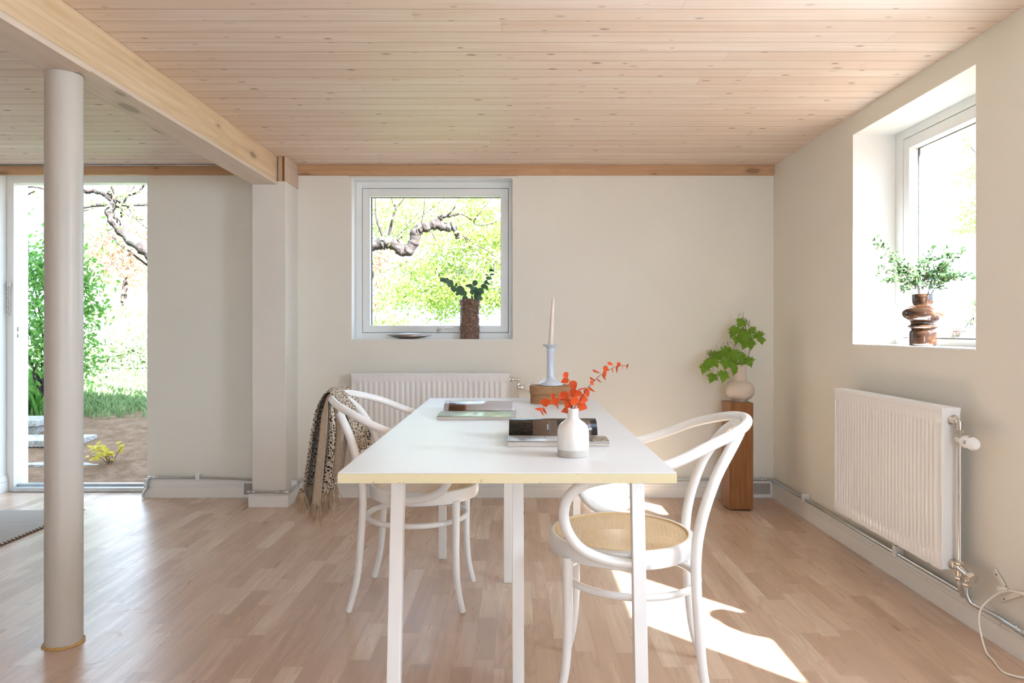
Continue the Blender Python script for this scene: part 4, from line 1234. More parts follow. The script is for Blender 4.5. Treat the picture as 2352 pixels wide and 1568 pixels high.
vs = []
for i in range(kz):
    z = .256 * i / (kz - 1)
    for j in range(n):
        a = 2 * PI * j / n; r = rad(a, z); vs.append((bc[0] + r * math.cos(a), bc[1] + r * math.sin(a), bs + z + (.003 * math.sin(3 * a) if i == kz - 1 else 0)))
for r, z in ((.054, .256), (.052, .20)):
    for j in range(n):
        a = 2 * PI * j / n; vs.append((bc[0] + r * math.cos(a), bc[1] + r * math.sin(a), bs + z))
K = kz + 2
g.add(vs, [(i * n + j, i * n + (j + 1) % n, (i + 1) * n + (j + 1) % n, (i + 1) * n + j) for i in range(K - 1) for j in range(n)] + [tuple(range(n - 1, -1, -1)), tuple((K - 1) * n + j for j in range(n))])
o = mesh('vase_wall', g, 'barkvase', bv, smooth='angle', angle=60)
def crop4(x, y, Y): return P(780 + x / 3.564, 390 + y / 3.564, Y)
Ye = 4.50
def euca(desc, seed):
    rr = random.Random(seed); out = []
    for x, y, a, l, w_ in desc:
        Yl = Ye + rr.uniform(-.03, .02); p = crop4(x, y, Yl); k = Yl / 1600 / 3.564; ar = math.radians(a)
        d = Vector((math.cos(ar), rr.uniform(-.3, .3), math.sin(ar)))
        p = p - d * l * k / 2
        g_ = G(); leaf(g_, p, d, (rr.uniform(-.4, .4), -1, rr.uniform(-.1, .6)), l * k, w_ * k, curl=.1, fold=.08, kind='round'); out.append(g_)
    return out
m0 = Vector((bc[0], Ye, bs + .20))
def sth(pts): return [m0] + [crop4(x, y, Ye) for x, y in pts]
branch('eucalyptus_sprig', (bc[0] - .05, Ye, bs + .25), 'dark green eucalyptus sprig leaning left from the brown pebbled vase', 'sprig', [(sth([(1030, 1070), (1000, 1010), (950, 960), (890, 910), (840, 890), (815, 860), (795, 815)]), .0018, .0007)],
       euca([(845, 898, 30, 48, 40), (875, 905, 80, 50, 44), (905, 930, -70, 62, 58), (932, 975, -60, 58, 44), (960, 1018, -40, 28, 20), (990, 990, -60, 90, 68), (1027, 1048, 10, 50, 40), (988, 1072, 0, 26, 10), (793, 812, 60, 22, 10), (955, 940, 70, 40, 20), (815, 862, 80, 24, 10), (1020, 1010, -50, 50, 44)], 2), 'euca_leaf', 'stem_brown', 'eucalyptus in the brown pebbled vase')
branch('eucalyptus_sprig', (bc[0] + .02, Ye, bs + .25), 'short eucalyptus sprig in the middle of the brown pebbled vase', 'sprig', [(sth([(1085, 1070), (1090, 1000), (1105, 950), (1108, 920)]), .0018, .0007)],
       euca([(1108, 925, 90, 52, 44), (1050, 950, 170, 52, 22), (1085, 965, -30, 50, 40), (1110, 980, 60, 52, 46), (1085, 1000, 120, 44, 40), (1130, 1000, 10, 46, 44), (1085, 1045, -70, 40, 18), (1070, 945, 0, 40, 26)], 6), 'euca_leaf', 'stem_brown', 'eucalyptus in the brown pebbled vase')
branch('eucalyptus_sprig', (bc[0] + .06, Ye, bs + .25), 'eucalyptus sprig rising to the right from the brown pebbled vase', 'sprig', [(sth([(1110, 1070), (1150, 1010), (1180, 960), (1210, 905), (1240, 860), (1250, 815)]), .0018, .0007)],
       euca([(1245, 822, -10, 46, 26), (1248, 856, 5, 40, 18), (1210, 862, 0, 30, 10), (1222, 886, -5, 52, 30), (1198, 918, 60, 38, 32), (1215, 930, -30, 40, 20), (1185, 955, -10, 60, 44), (1205, 968, -60, 36, 22), (1158, 990, -20, 60, 50), (1130, 1030, 30, 72, 60), (1148, 1048, -20, 46, 40)], 9), 'euca_leaf', 'stem_brown', 'eucalyptus in the brown pebbled vase')
# pale airy filler
fl = thing('filler_flower', (bc[0] - .02, Ye + .01, bs + .25), 'sprig of pale airy filler flowers between the eucalyptus leaves', 'flower')
g = G(); gs = G(); rr = random.Random(3)
for cx, cy in ((880, 830), (920, 870), (975, 830), (1020, 850), (1060, 830), (1100, 835), (960, 860), (1000, 810), (1045, 870), (860, 920)):
    gs.tube([tuple(m0), tuple(crop4(1040 + (cx - 1040) * .35, 1000, Ye)), tuple(crop4(cx, cy, Ye))], .0005, 4)
    for i in range(16):
        p = crop4(cx + rr.gauss(0, 20), cy + rr.gauss(0, 16), Ye + rr.uniform(-.02, .02))
        gs.tube([tuple(crop4(cx, cy + 12, Ye)), tuple(p)], .0003, 3)
        for q in range(3): leaf(g, p, (rr.uniform(-1, 1), rr.uniform(-1, 1), rr.uniform(-.3, 1)), (rr.uniform(-1, 1), -1, .4), .006, .004)
mesh('stem', gs, 'stem_green', fl); mesh('blossoms', g, 'euca_flower', fl)['kind'] = 'stuff'

M['dish_metal'] = plain('brushed_pewter', (.42, .38, .35), .28, 1.0, var=.12, vscale=14)
g = G(); n, kk = 40, 26
dc = Vector((-.683, 4.495, bs))
def dish(u, v):
    a = 2 * PI * u; r = v
    cx, sy = math.cos(a), math.sin(a)
    x = .145 * r * math.copysign(abs(cx) ** 1.05, cx); w_ = .042 * (1 - (abs(x) / .146) ** 2) + .001
    y = w_ * r * sy if r < 1 else w_ * sy
    z = .002 + .030 * (1 - math.sqrt(max(0, 1 - r ** 2 * .96))) + .008 * (abs(x) / .145) ** 2 * r
    return (dc.x + x, dc.y + y, dc.z + z)
g.grid(n, 14, lambda u, v: dish(u, .02 + .98 * v))
g2 = G()
# closed pod shape: lower bowl and upturned rim
prof = []
nx, na = 40, 24; vs = []
for i in range(nx + 1):
    t_ = i / nx; x = -.145 + .29 * t_; h = max(.001, math.sin(PI * t_) ** .8)
    for j in range(na):
        a = 2 * PI * j / na
        y = .045 * h * math.cos(a); z = .021 + (.0205 if a > PI else .0190) * h * math.sin(a) + .004 * abs(2 * t_ - 1) ** 2
        vs.append((dc.x + x, dc.y + y, dc.z + max(z, .0002)))
g2.add(vs, [(i * na + j, i * na + (j + 1) % na, (i + 1) * na + (j + 1) % na, (i + 1) * na + j) for i in range(nx) for j in range(na)])
dd = thing('metal_dish', tuple(dc), 'pointed boat-shaped pewter dish on the back window sill', 'dish')
mesh('dish_shell', g2, 'dish_metal', dd, smooth=True)
k = [(dc.x + x, dc.y - .042 * max(0, math.cos(PI * x / .29)) ** .8 - .002, dc.z + .024 + .010 * max(0, math.cos(PI * x / .29)) + .004 * abs(x / .145) ** 2) for x in [(-.142 + .284 * i / 24) for i in range(25)]]
mesh('dish_rim', G().tube(k, .0016, 8), 'dish_metal', dd, smooth=True)

# ------------------------------------------------------------------ right window sill: ringed amber vase
def mat_amber():
    t = NT('marbled_brown_glass'); o = t.obj()
    w = t.noise(t.mapping(o, (5, 5, 26)), 1.0, 4, .6, 1.4)
    c = t.ramp(w, [(.3, (.014, .006, .004)), (.5, (.05, .021, .011)), (.62, (.15, .065, .03)), (.75, (.03, .012, .008))])
    t.fin(c, .06, spec=.7)
    t.b.inputs['Coat Weight'].default_value = .5; t.b.inputs['Coat Roughness'].default_value = .04
    return t.mat
M['amber'] = mat_amber()
vx, vy, vzz = 1.752, 2.995, .9995
av = thing('ringed_vase', (vx, vy, vzz), 'glossy brown ringed vase with leafy twigs on the right window sill', 'vase')
prof = [(.048, 0), (.0525, .003), (.0530, .008), (.0530, .058), (.051, .064), (.047, .067), (.046, .070), (.052, .0745), (.0600, .0805), (.0610, .084), (.058, .088), (.050, .092), (.0475, .097), (.052, .102), (.066, .111), (.078, .124), (.0815, .137), (.080, .148), (.072, .159), (.056, .168), (.042, .1725), (.0385, .177), (.0400, .182), (.0415, .190), (.0420, .219), (.0410, .2215), (.0370, .2215), (.0355, .216), (.0350, .10)]
mesh('vase_body', G().lathe(prof, (vx, vy, vzz), 64), 'amber', av, smooth='angle', angle=70)
def leafy(name, label, base, ends, seed, nleaf, ll, lw, group):
    rr = random.Random(seed); t = thing(name, base, label, 'twig', group)
    gs, gl = G(), G()
    for e, dens in ends:
        b = Vector(base) + Vector((rr.uniform(-.012, .012), rr.uniform(-.012, .012), -.05)); e = Vector(e)
        mid = b.lerp(e, .5) + Vector((rr.uniform(-.02, .02), rr.uniform(-.02, .02), .05 + .1 * (e - b).length * .5))
        k = spline([b, b.lerp(mid, .5) + Vector((0, 0, .02)), mid, e], 6); gs.tube(k, lerpr(.0013, .0005, len(k)), 5)
        for i in range(int(nleaf * dens)):
            f = rr.uniform(.28, 1); q = k[min(len(k) - 1, int(f * (len(k) - 1)))]
            dd_ = (e - b).normalized() + Vector((rr.gauss(0, .55), rr.gauss(0, .55), rr.gauss(.05, .5)))
            tip = q + dd_.normalized() * rr.uniform(.01, .05) * (1.1 - .5 * f)
            gs.tube([tuple(q), tuple(tip)], .0004, 3, caps=False)
            for s_ in range(2):
                d2 = dd_ + Vector((rr.gauss(0, .6), rr.gauss(0, .6), rr.gauss(0, .6)))
                leaf(gl, tip, d2, (rr.uniform(-.6, .6), -1, rr.uniform(0, 1)), ll * rr.uniform(.6, 1.1), lw * rr.uniform(.7, 1.1), kind='lance', curl=.1)
    mesh('stem', gs, 'stem_brown', t); mesh('leaves', gl, 'small_leaf', t, smooth=True)['kind'] = 'stuff'
    return t
mo = (vx, vy, vzz + .215)
def R2(px, py, Y=None, X=vx):
    Y = Y or X * 1600 / (px - 1183)
    return Vector(((px - 1183) * Y / 1600, Y, H + (756 - py) * Y / 1600))
leafy('leafy_twig', 'leafy twigs leaning left out of the ringed brown vase', mo, [(R2(2005, 555, 3.12), 1.3), (R2(2040, 590, 3.10), 1.2), (R2(2015, 625, 3.05), 1.1), (R2(2060, 610, 3.05), 1), (R2(2035, 650, 3.0), .8)], 3, 42, .021, .010, 'leafy twigs in the ringed vase')
leafy('leafy_twig', 'upright leafy twigs in the middle of the ringed brown vase', mo, [(R2(2085, 620, 3.0), 1), (R2(2115, 610, 3.0), 1), (R2(2145, 570, 2.98), 1.1), (R2(2100, 640, 2.95), .9), (R2(2130, 630, 3.02), 1)], 5, 44, .019, .009, 'leafy twigs in the ringed vase')
leafy('leafy_twig', 'leafy twigs leaning right out of the ringed brown vase', mo, [(R2(2210, 580, 2.92), 1.2), (R2(2185, 575, 2.95), 1), (R2(2232, 640, 2.86), 1.2), (R2(2205, 640, 2.9), 1), (R2(2170, 620, 2.95), 1)], 7, 44, .020, .010, 'leafy twigs in the ringed vase')
# pot on the sill of the nearer window; its round shade falls on the floor
pt = thing('window_pot', (1.69, 1.63, .9995), 'round clay pot on the sill of the nearer right window', 'pot')
mesh('pot_body', G().lathe([(.045, 0), (.075, .03), (.095, .08), (.09, .13), (.065, .165), (.060, .18), (.066, .19), (.056, .19), (.05, .16)], (1.70, 1.62, .9995), 40), 'clay', pt, smooth='angle')
mesh('pot_rim', G().tube([(1.70 + .062 * math.cos(a), 1.62 + .062 * math.sin(a), 1.19) for a in [2 * PI * k / 40 for k in range(40)]], .005, 8, closed=True), 'clay', pt, smooth=True)

# ------------------------------------------------------------------ maple twigs in the pink vase
M['pink'] = plain('matte_pink_stoneware', (.68, .58, .49), .7, spec=.3, var=.02)
pc = (1.350, 4.18, .637)
pv = thing('bulb_vase', pc, 'matte pink-beige bulb vase with long neck on the teak stand', 'vase')
mesh('vase_body', G().lathe([(.040, 0), (.044, .002), (.045, .010), (.050, .014), (.066, .024), (.080, .042), (.0855, .062), (.084, .082), (.074, .101), (.056, .115), (.040, .122), (.0355, .125)], pc, 56), 'pink', pv, smooth='angle', angle=60)
mesh('vase_neck', G().lathe([(.0355, .124), (.0352, .130), (.0350, .17), (.0352, .218), (.034, .2215), (.031, .2215), (.030, .215), (.030, .14)], pc, 48), 'pink', pv, smooth='angle', angle=60)
def crop5(x, y, Y): return P(1580 + x / 3.136, 700 + y / 3.136, Y)
def maple_branch(label, spine, leaves, seed):
    rr = random.Random(seed); Ym = 4.18
    t = thing('maple_twig', (pc[0], Ym, pc[2] + .2), label, 'twig', 'maple twigs in the bulb vase')
    m1 = Vector((pc[0], Ym, pc[2] + .05)); m2 = Vector((pc[0] + .01, Ym, pc[2] + .215))
    sp = [m1, m2] + [crop5(x, y, Ym) for x, y in spine]
    k = spline(sp, 5); mesh('stem', G().tube(k, lerpr(.0026, .0014, len(k)), 8), 'stem_brown', t, smooth=True)
    tip = sp[-1]
    for lx, ly, a, sz in leaves:
        Yl = Ym + rr.uniform(-.09, .07)
        p = crop5(lx, ly, Yl); ar = math.radians(a)
        d = Vector((math.cos(ar) , rr.uniform(-.35, .1), math.sin(ar)))
        root_ = min(sp[2:], key=lambda q: (q - p).length)
        arch = root_.lerp(p, .5) + Vector((0, 0, .045 + .25 * abs(p.x - root_.x)))
        kk_ = spline([root_, arch, p], 6); mesh('leaf_stalk', G().tube(kk_, .0011, 5), 'stem_green', t, smooth=True)
        g_ = G(); maple(g_, p, d, (rr.uniform(-1.0, 1.0), -1, rr.uniform(-.3, 1.3)), .74 * sz * Yl / 1600 / 3.136, .45); mesh('leaf', g_, 'maple_leaf', t)
    return t
maple_branch('upper maple twig with drooping green leaves in the bulb vase', [(430, 380), (445, 320), (450, 250), (440, 160), (420, 110), (400, 95)],
             [(400, 110, -130, 100), (340, 160, -110, 110), (325, 190, -105, 80), (385, 170, -75, 110), (410, 195, -95, 120), (440, 220, -80, 110), (450, 170, -50, 80), (355, 230, -100, 95), (455, 260, -85, 100), (420, 260, -110, 100), (500, 200, -70, 100), (375, 220, -85, 90), (530, 240, -85, 70)], 5)
maple_branch('lower maple twig with green leaves spreading left in the bulb vase', [(395, 400), (350, 330), (280, 325), (210, 345), (150, 370)],
             [(290, 310, -100, 130), (340, 330, -90, 110), (210, 345, -120, 120), (175, 385, -120, 130), (125, 430, -110, 110), (190, 400, -60, 90), (280, 390, -95, 120), (230, 340, -80, 100), (380, 350, -80, 120), (430, 385, -70, 100), (350, 420, -105, 130), (260, 480, -100, 120), (185, 500, -115, 100), (320, 360, -70, 100), (400, 390, -100, 90), (150, 400, -90, 90)], 12)
# ------------------------------------------------------------------ garden
M['grass_blade'] = mat_leaf('grass_blade', (.15, .22, .08), (.28, .35, .16), .4, .6, .2)
M['shrub_leaf'] = mat_leaf('shrub_leaf', (.09, .25, .04), (.24, .42, .10), .4)
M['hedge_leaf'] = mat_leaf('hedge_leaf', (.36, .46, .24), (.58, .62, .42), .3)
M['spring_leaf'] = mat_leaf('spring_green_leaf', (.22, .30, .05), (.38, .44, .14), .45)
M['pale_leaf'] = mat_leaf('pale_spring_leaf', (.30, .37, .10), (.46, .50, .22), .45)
M['copper_leaf'] = mat_leaf('copper_leaf', (.42, .25, .15), (.56, .40, .28), .4)
M['yellow_leaf'] = mat_leaf('yellow_shrub_leaf', (.50, .38, .02), (.62, .52, .08), .4)
def gh(x, y):
    h = .32 * (1 - math.exp(-max(0, y - 5) * .55)) + .012 * math.sin(2.1 * x + y) * min(1, max(0, y - 4.9))
    h += .10 * math.exp(-((x + 5.2) / 1.0) ** 2) * min(1, max(0, (y - 5.6) / 2))
    return h
g = G()
nx, ny = 120, 90
xs = [-26 + 46 * (i / (nx - 1)) for i in range(nx)]; ys = [4.79 + 40 * (j / (ny - 1)) ** 2.2 for j in range(ny)]
g.add([(x, y, gh(x, y) + .010 * math.sin(x * 9 + y * 7) * math.sin(y * 11)) for y in ys for x in xs], [(j * nx + i, j * nx + i + 1, (j + 1) * nx + i + 1, (j + 1) * nx + i) for j in range(ny - 1) for i in range(nx - 1)])
S('terrain', g, 'soil', smooth=True)
S('terrain', G().box(XR + .36, 30, -20, 45, -.3, -.02), 'soil')
rr = random.Random(21)
def blades(n, fn, name, label, hmin, hmax, mat='grass_blade'):
    g = G()
    for _ in range(n):
        x, y = fn()
        z = gh(x, y) - .005; h = rr.uniform(hmin, hmax); w_ = h * .14 if hmax < .2 else h * .045
        dx, dy = rr.gauss(0, .35) * h, rr.gauss(0, .35) * h; a = rr.uniform(0, PI); cx, cy = math.cos(a) * w_, math.sin(a) * w_
        g.add([(x - cx, y - cy, z), (x + cx, y + cy, z), (x + cx * .7 + dx * .4, y + cy * .7 + dy * .4, z + h * .6), (x - cx * .7 + dx * .4, y - cy * .7 + dy * .4, z + h * .6), (x + dx, y + dy, z + h)], [(0, 1, 2, 3), (3, 2, 4)])
    o = mesh(name, g, mat); tag(o, label, 'grass', kind='stuff')
def lawn_pt():
    while True:
        y = 6.6 + 5.2 * rr.random() ** 1.2; x = rr.uniform(-1.0, -.42) * y
        if y - 7.0 - .45 * (x + 4) > rr.uniform(-.3, .5): return x, y
blades(26000, lawn_pt, 'lawn_grass', 'bright green lawn beyond the bare soil outside the door', .04, .11)
blades(2600, lambda: (rr.gauss(-5.0, .14), rr.gauss(6.9, .2)), 'tall_grass', 'clump of tall green grass above the concrete steps', .15, .42, 'shrub_leaf')

# concrete steps
def step(x0, x1, y, z, label, riser=True):
    t = thing('garden_step', ((x0 + x1) / 2, y, z - .2), label, 'step', 'concrete steps outside the door')
    g = G().box(x0, x1, y, y + .34, z - .055, z)
    a = mesh('tread_slab', g, 'concrete', t, bevel=.006)
    mesh('riser_block', G().box(x0, x1 - .03, y + .03, y + .30, z - .30, z - .056), 'concrete', t, bevel=.006)
step(-4.4, -3.15, 5.25, .050, 'lowest concrete garden step, running past the grey post')
step(-4.9, -3.62, 5.70, .160, 'middle concrete garden step, half buried in soil')
step(-5.2, -4.17, 6.08, .275, 'topmost concrete garden step under the tall grass')

def twig(g, pts, r0, r1, n=7):
    k = spline(pts, 5); g.tube(k, lerpr(r0, r1, len(k)), n); return k
def cloud(g, n, fn, l, w_, rnd, kind='lance'):
    """n random leaves; light blades of four corners"""
    for _ in range(n):
        p = Vector(fn()); d = Vector((rnd.gauss(0, 1), rnd.gauss(0, 1), rnd.gauss(0, 1))).normalized(); s_ = d.cross(Vector((rnd.gauss(0, 1), rnd.gauss(0, 1), rnd.gauss(0, 1)))).normalized()
        ll = l * rnd.uniform(.6, 1.2); ww = w_ * rnd.uniform(.6, 1.2)
        g.add([p, p + d * ll * .45 + s_ * ww / 2, p + d * ll, p + d * ll * .45 - s_ * ww / 2], [(0, 1, 2, 3)])

# yellow-leaved young shrub
sh = thing('yellow_shrub', (-3.09, 5.32, gh(-3.09, 5.32)), 'small yellow-green shrub at the end of the lowest step', 'shrub')
g, gl = G(), G(); b0 = Vector((-3.09, 5.32, gh(-3.09, 5.32) - .02))
for i in range(7):
    e = b0 + Vector((rr.gauss(0, .055), rr.gauss(0, .05), rr.uniform(.10, .165)))
    k = twig(g, [b0, b0.lerp(e, .5) + Vector((rr.gauss(0, .01), 0, .02)), e], .004, .002, 5)
    for j in range(9):
        q = e + Vector((rr.gauss(0, .028), rr.gauss(0, .02), rr.gauss(-.01, .02)))
        leaf(gl, q, (rr.gauss(0, 1), rr.gauss(-.3, .6), rr.gauss(-.1, .5)), (0, -.6, 1), .045, .026)
mesh('stem', g, 'stem_brown', sh); mesh('leaves', gl, 'yellow_leaf', sh, smooth=True)['kind'] = 'stuff'

# apple tree: trunk hidden behind the wall between door and window
YT = 7.0
ap = thing('apple_tree', (-3.05, YT, gh(-3.05, YT)), 'gnarled old apple tree reaching past the door and the back window', 'tree')
def T7(px, py, dy=0.0): return P(px, py, YT + dy)
g = G(); z0 = gh(-3.05, YT)
k = spline([(-3.05, YT, z0 - .1), (-3.08, YT, .6), (-3.0, YT, 1.1), (-2.9, YT, 1.6), (-2.85, YT + .05, 2.2)], 6)
g.tube(k, [.15 - .05 * i / (len(k) - 1) + .008 * math.sin(i * 2.3) for i in range(len(k))], 14)
mesh('trunk', g, 'bark', ap, smooth=True)
def gnarl(pts, r0, r1, seed, nn=14):
    q = random.Random(seed); k = spline(pts, 10); L_ = len(k)
    R_ = [(r0 + (r1 - r0) * i / (L_ - 1)) * (1 + .13 * math.sin(i * .9 + seed) + .08 * q.uniform(-1, 1)) for i in range(L_)]
    g = G().tube(k, R_, nn)
    g.v = [tuple(Vector(v) + Vector((q.uniform(-1, 1), q.uniform(-1, 1), q.uniform(-1, 1))) * r0 * .07) for v in g.v]
    return g
mesh('limb', gnarl([(-2.9, YT, 1.62), T7(560, 610), T7(700, 585), T7(850, 564), T7(886, 556), T7(906, 561), T7(931, 578), T7(950, 558), T7(957, 530), T7(976, 522), T7(1001, 516), T7(1027, 522), T7(1041, 519)], .070, .042, 1), 'bark', ap, smooth=True)
mesh('limb', gnarl([T7(1001, 516), T7(1008, 504), T7(1019, 496), T7(1038, 494), T7(1052, 491)], .036, .012, 2, 10), 'bark', ap, smooth=True)
mesh('limb', gnarl([T7(1041, 519), T7(1047, 532), T7(1052, 547)], .030, .024, 3, 10), 'bark', ap, smooth=True)
mesh('limb', gnarl([(-2.95, YT, 1.5), T7(420, 640), T7(370, 605), T7(338, 576), T7(300, 548), T7(268, 516), T7(252, 488), T7(262, 462), T7(230, 440), T7(195, 440)], .085, .022, 4), 'bark', ap, smooth=True)
g = G()
tw = [([(884, 553), (866, 505), (862, 450), (858, 380)], .014, .006), ([(891, 550), (903, 499), (909, 477), (901, 457), (896, 410)], .016, .008), ([(909, 477), (926, 458), (945, 420)], .008, .004), ([(968, 513), (975, 470), (978, 400)], .007, .004),
      ([(1052, 491), (1068, 495), (1088, 506), (1100, 490), (1128, 457), (1145, 420)], .009, .004), ([(1030, 492), (1045, 475), (1055, 450)], .010, .004), ([(1088, 506), (1095, 517), (1130, 513), (1160, 495)], .006, .003),
      ([(1048, 538), (1066, 543), (1090, 560), (1120, 575), (1140, 592), (1160, 590)], .008, .004), ([(1068, 545), (1075, 562), (1100, 588), (1135, 600), (1160, 612)], .007, .003), ([(1135, 592), (1134, 620)], .006, .003),
      ([(990, 530), (1006, 560), (1030, 580), (1045, 600)], .005, .002), ([(850, 600), (870, 620), (885, 640)], .006, .003), ([(850, 680), (880, 670)], .004, .002), ([(880, 625), (920, 610), (945, 600)], .004, .002),
      ([(918, 535), (950, 500), (970, 480)], .004, .002), ([(851, 500), (862, 485)], .004, .002),
      ([(180, 477), (215, 471), (249, 470), (298, 470), (345, 469)], .022, .016), ([(298, 470), (285, 480), (272, 474)], .02, .012), ([(338, 412), (318, 440), (285, 450), (262, 448)], .012, .010), ([(255, 425), (268, 455), (276, 475), (279, 500)], .014, .010),
      ([(296, 425), (290, 455), (280, 470)], .010, .008), ([(250, 440), (262, 455), (275, 462)], .02, .014), ([(282, 455), (310, 500), (345, 530)], .006, .004), ([(191, 484), (215, 478)], .008, .006), ([(249, 530), (275, 560), (340, 610)], .014, .010),
      ([(50, 432), (75, 428), (103, 434)], .014, .010), ([(60, 450), (80, 440), (95, 455)], .008, .004), ([(276, 478), (300, 498), (336, 506)], .006, .004), ([(300, 440), (312, 425), (330, 405)], .006, .004)]
for pts, r0, r1 in tw:
    q = [T7(x, y, R.uniform(-.05, .05)) for x, y in pts]
    mesh('branch', G().tube(spline(q, 6), lerpr(r0, r1, (len(q) - 1) * 6 + 1), 8), 'bark', ap, smooth=True)
g = G(); rn = random.Random(31)
for pts, r0, r1 in tw:
    for x, y in pts:
        for _ in range(5):
            p = T7(x + rn.gauss(0, 6), y + rn.gauss(0, 6), rn.uniform(-.1, .1))
            leaf(g, p, (rn.gauss(0, 1), rn.gauss(0, 1), rn.gauss(.3, 1)), (0, -1, .5), .045, .022)
mesh('leaves', g, 'spring_leaf', ap)['kind'] = 'stuff'

def leafy_tree(name, loc, label, cat, blobs, n, l, w_, mat, seed, trunk=None, group=None, limbs=14):
    rn = random.Random(seed); t = thing(name, loc, label, cat, group)
    g = G()
    if trunk: twig(g, trunk[0], trunk[1], trunk[2], 10)
    bz = Vector(loc)
    wt = [b[3] * b[4] * b[5] for b in blobs]; W = sum(wt)
    for b in blobs[:limbs]:
        c = Vector(b[:3]); src = Vector(trunk[0][-1]) if trunk else bz + Vector((0, 0, .2))
        twig(g, [src, src.lerp(c, .5) + Vector((rn.gauss(0, .1), rn.gauss(0, .1), rn.gauss(0, .1))), c], .012, .005, 5)
    mesh('trunk', g, 'bark', t, smooth=True)
    g = G()
    for b, q in zip(blobs, wt):
        def fn():
            v = Vector((rn.gauss(0, .5), rn.gauss(0, .5), rn.gauss(0, .5)))
            return (b[0] + v.x * b[3], b[1] + v.y * b[4], b[2] + v.z * b[5])
        cloud(g, int(n * q / W), fn, l, w_, rn)
    mesh('leaves', g, mat, t)['kind'] = 'stuff'
    return t
# shrub by the steps (both sides of the post)
def at(px, py, Y, rx, ry, rz): p = P(px, py, Y); return (p.x, p.y, p.z, rx, ry, rz)
leafy_tree('garden_shrub', (-4.35, 6.5, gh(-4.35, 6.5)), 'tall green shrub behind the grey post outside the door', 'shrub',
    [at(62, 560, 6.5, .10, .15, .12), at(88, 600, 6.5, .14, .2, .2), at(95, 645, 6.5, .16, .2, .16), at(65, 640, 6.5, .1, .2, .1), at(75, 700, 6.5, .12, .2, .12), at(60, 760, 6.5, .14, .2, .12), at(95, 790, 6.5, .14, .2, .2), at(70, 830, 6.5, .15, .2, .12), at(150, 640, 6.5, .3, .3, .5), at(200, 645, 6.5, .12, .2, .10), at(205, 710, 6.5, .14, .2, .14), at(195, 840, 6.5, .1, .2, .12), at(80, 880, 6.5, .12, .2, .1), at(140, 780, 6.5, .3, .3, .4)], 4200, .066, .030, 'shrub_leaf', 4)
# hedge and bushes beyond the lawn
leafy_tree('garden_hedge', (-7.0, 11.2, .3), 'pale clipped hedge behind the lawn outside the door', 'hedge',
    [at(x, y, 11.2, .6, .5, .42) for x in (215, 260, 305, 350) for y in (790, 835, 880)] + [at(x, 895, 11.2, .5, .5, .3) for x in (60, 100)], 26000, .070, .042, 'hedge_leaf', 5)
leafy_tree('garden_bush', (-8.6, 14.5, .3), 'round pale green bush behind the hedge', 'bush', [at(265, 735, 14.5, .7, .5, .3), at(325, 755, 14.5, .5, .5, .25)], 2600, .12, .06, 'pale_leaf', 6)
leafy_tree('copper_tree', (-12.5, 22, .4), 'pale copper-coloured tree in the distance outside the door', 'tree',
    [at(x, y, 22, 1.3, 1, 1.0) for x, y in ((210, 560), (250, 530), (300, 570), (330, 520), (230, 600), (285, 610), (320, 590))], 4200, .16, .09, 'copper_leaf', 8, trunk=([(-12.5, 22, 0), (-12.4, 22, 1.6), (-12.3, 22, 2.6)], .15, .07))
# spring-green trees behind the square window
rn = random.Random(77)
def blobs_for(n, x0, x1, y0, y1, Y0, Y1, s, rn, hole=None):
    out = []
    while len(out) < n:
        px, py, Y = rn.uniform(x0, x1), rn.uniform(y0, y1), rn.uniform(Y0, Y1)
        if hole and hole(px, py): continue
        out.append(at(px, py, Y, s * rn.uniform(.6, 1.3), s * .8, s * rn.uniform(.3, .7)))
    return out
leafy_tree('maple_tree', (-1.2, 13, .4), 'bright yellow-green tree filling the view of the back window', 'tree',
    blobs_for(60, 900, 1180, 540, 700, 12, 14, .42, rn, lambda x, y: (x < 960 and y < 600) or (x - 930) ** 2 + (y - 640) ** 2 < 500) + blobs_for(26, 1040, 1170, 440, 560, 12, 14, .35, rn) + blobs_for(9, 960, 1090, 690, 730, 12, 14, .3, rn), 14000, .080, .052, 'spring_leaf', 9, trunk=([(-.9, 13, 0), (-.87, 13, 1.0), (-.85, 13, 1.8)], .05, .02), limbs=0, group='trees behind the square window')
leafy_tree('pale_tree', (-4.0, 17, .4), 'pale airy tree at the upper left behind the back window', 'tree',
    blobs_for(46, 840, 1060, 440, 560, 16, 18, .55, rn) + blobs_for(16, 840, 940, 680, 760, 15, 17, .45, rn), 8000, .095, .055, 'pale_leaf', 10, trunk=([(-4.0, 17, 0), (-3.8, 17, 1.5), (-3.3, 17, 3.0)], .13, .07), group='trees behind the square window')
leafy_tree('copper_bush', (-3.4, 15, .4), 'orange-leaved bush at the left edge of the back window view', 'bush', [at(865, 600, 15, .28, .3, .3), at(880, 650, 15, .25, .3, .2), at(870, 695, 15, .22, .3, .2), at(905, 570, 15, .15, .3, .15)], 1100, .09, .06, 'copper_leaf', 11)
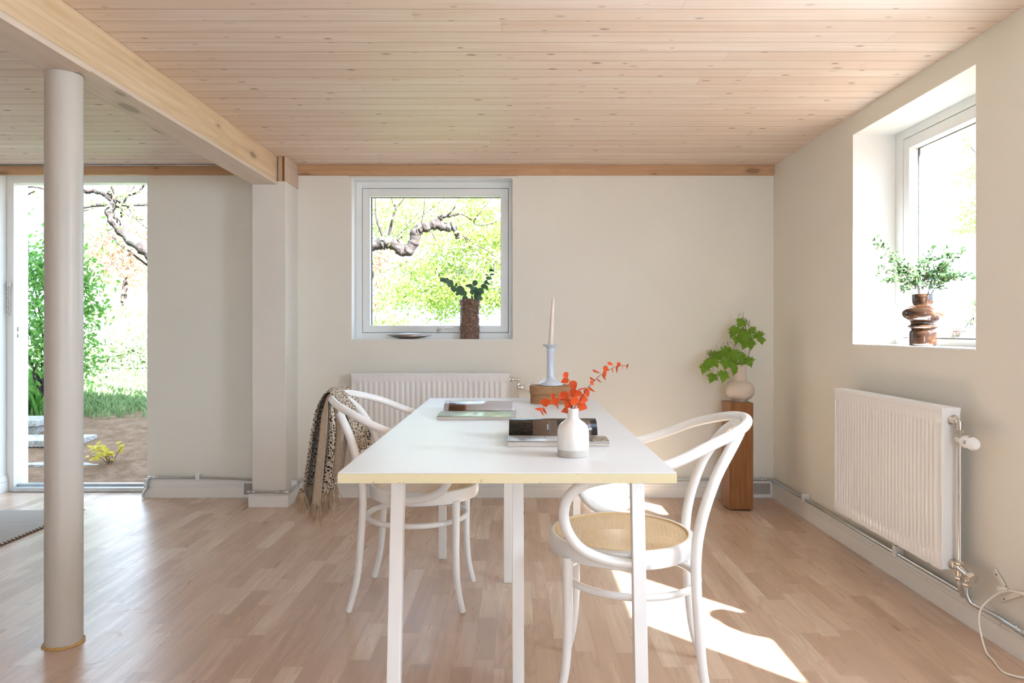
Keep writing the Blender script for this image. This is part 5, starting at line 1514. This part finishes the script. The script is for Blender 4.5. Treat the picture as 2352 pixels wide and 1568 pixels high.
# tree outside the right window
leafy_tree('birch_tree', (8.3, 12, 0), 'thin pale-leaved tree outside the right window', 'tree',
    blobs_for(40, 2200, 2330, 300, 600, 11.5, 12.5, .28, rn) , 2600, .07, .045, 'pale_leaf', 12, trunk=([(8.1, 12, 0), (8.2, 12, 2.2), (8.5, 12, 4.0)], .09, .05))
leafy_tree('leafy_bush', (7.9, 12.4, 0), 'low green bush seen at the right edge of the right window', 'bush', blobs_for(10, 2240, 2300, 640, 780, 12, 12.6, .25, rn), 400, .12, .07, 'hedge_leaf', 13)

# white house beyond the garden
hs = thing('white_house', (-14, 26, 0), 'distant white house with a dark roof outside the door', 'house')
mesh('house_wall', G().box(-17.0, -11.4, 26, 30, 0, 2.9), 'render', hs)
g = G().add([(-17.3, 25.7, 2.88), (-11.1, 25.7, 2.88), (-11.1, 30.3, 2.88), (-17.3, 30.3, 2.88), (-17.3, 28, 4.0), (-11.1, 28, 4.0)], [(0, 1, 5, 4), (2, 3, 4, 5), (1, 2, 5), (3, 0, 4), (3, 2, 1, 0)])
mesh('roof', g, 'render', hs)
for x in (-15.6, -13.2):
    f = mesh('window', G().box(x, x + 1.0, 25.95, 26.02, 1.2, 2.2), 'trim', hs); mesh('pane', G().box(x + .08, x + .92, 25.94, 25.95, 1.28, 2.12), 'roof' if False else 'zinc', f)
sd = thing('dark_shed', (-12.6, 21, .3), 'low dark roof corner in the distance right of the grey post', 'shed')
p = P(278, 716, 21)
mesh('shed_roof', G().add([(p.x - .12, 21, p.z + .08), (p.x + .45, 21, p.z - .10), (p.x + .45, 22.5, p.z - .10), (p.x - .12, 22.5, p.z + .08), (p.x - .12, 21, p.z), (p.x + .40, 21, p.z - .22), (p.x + .40, 22.5, p.z - .22), (p.x - .12, 22.5, p.z)], [(0, 3, 2, 1), (4, 5, 6, 7), (0, 1, 5, 4), (1, 2, 6, 5), (2, 3, 7, 6), (3, 0, 4, 7)]), 'roof', sd)
mesh('shed_wall', G().box(p.x - .1, p.x + .38, 21.1, 22.4, .2, p.z - .2), 'render', sd)
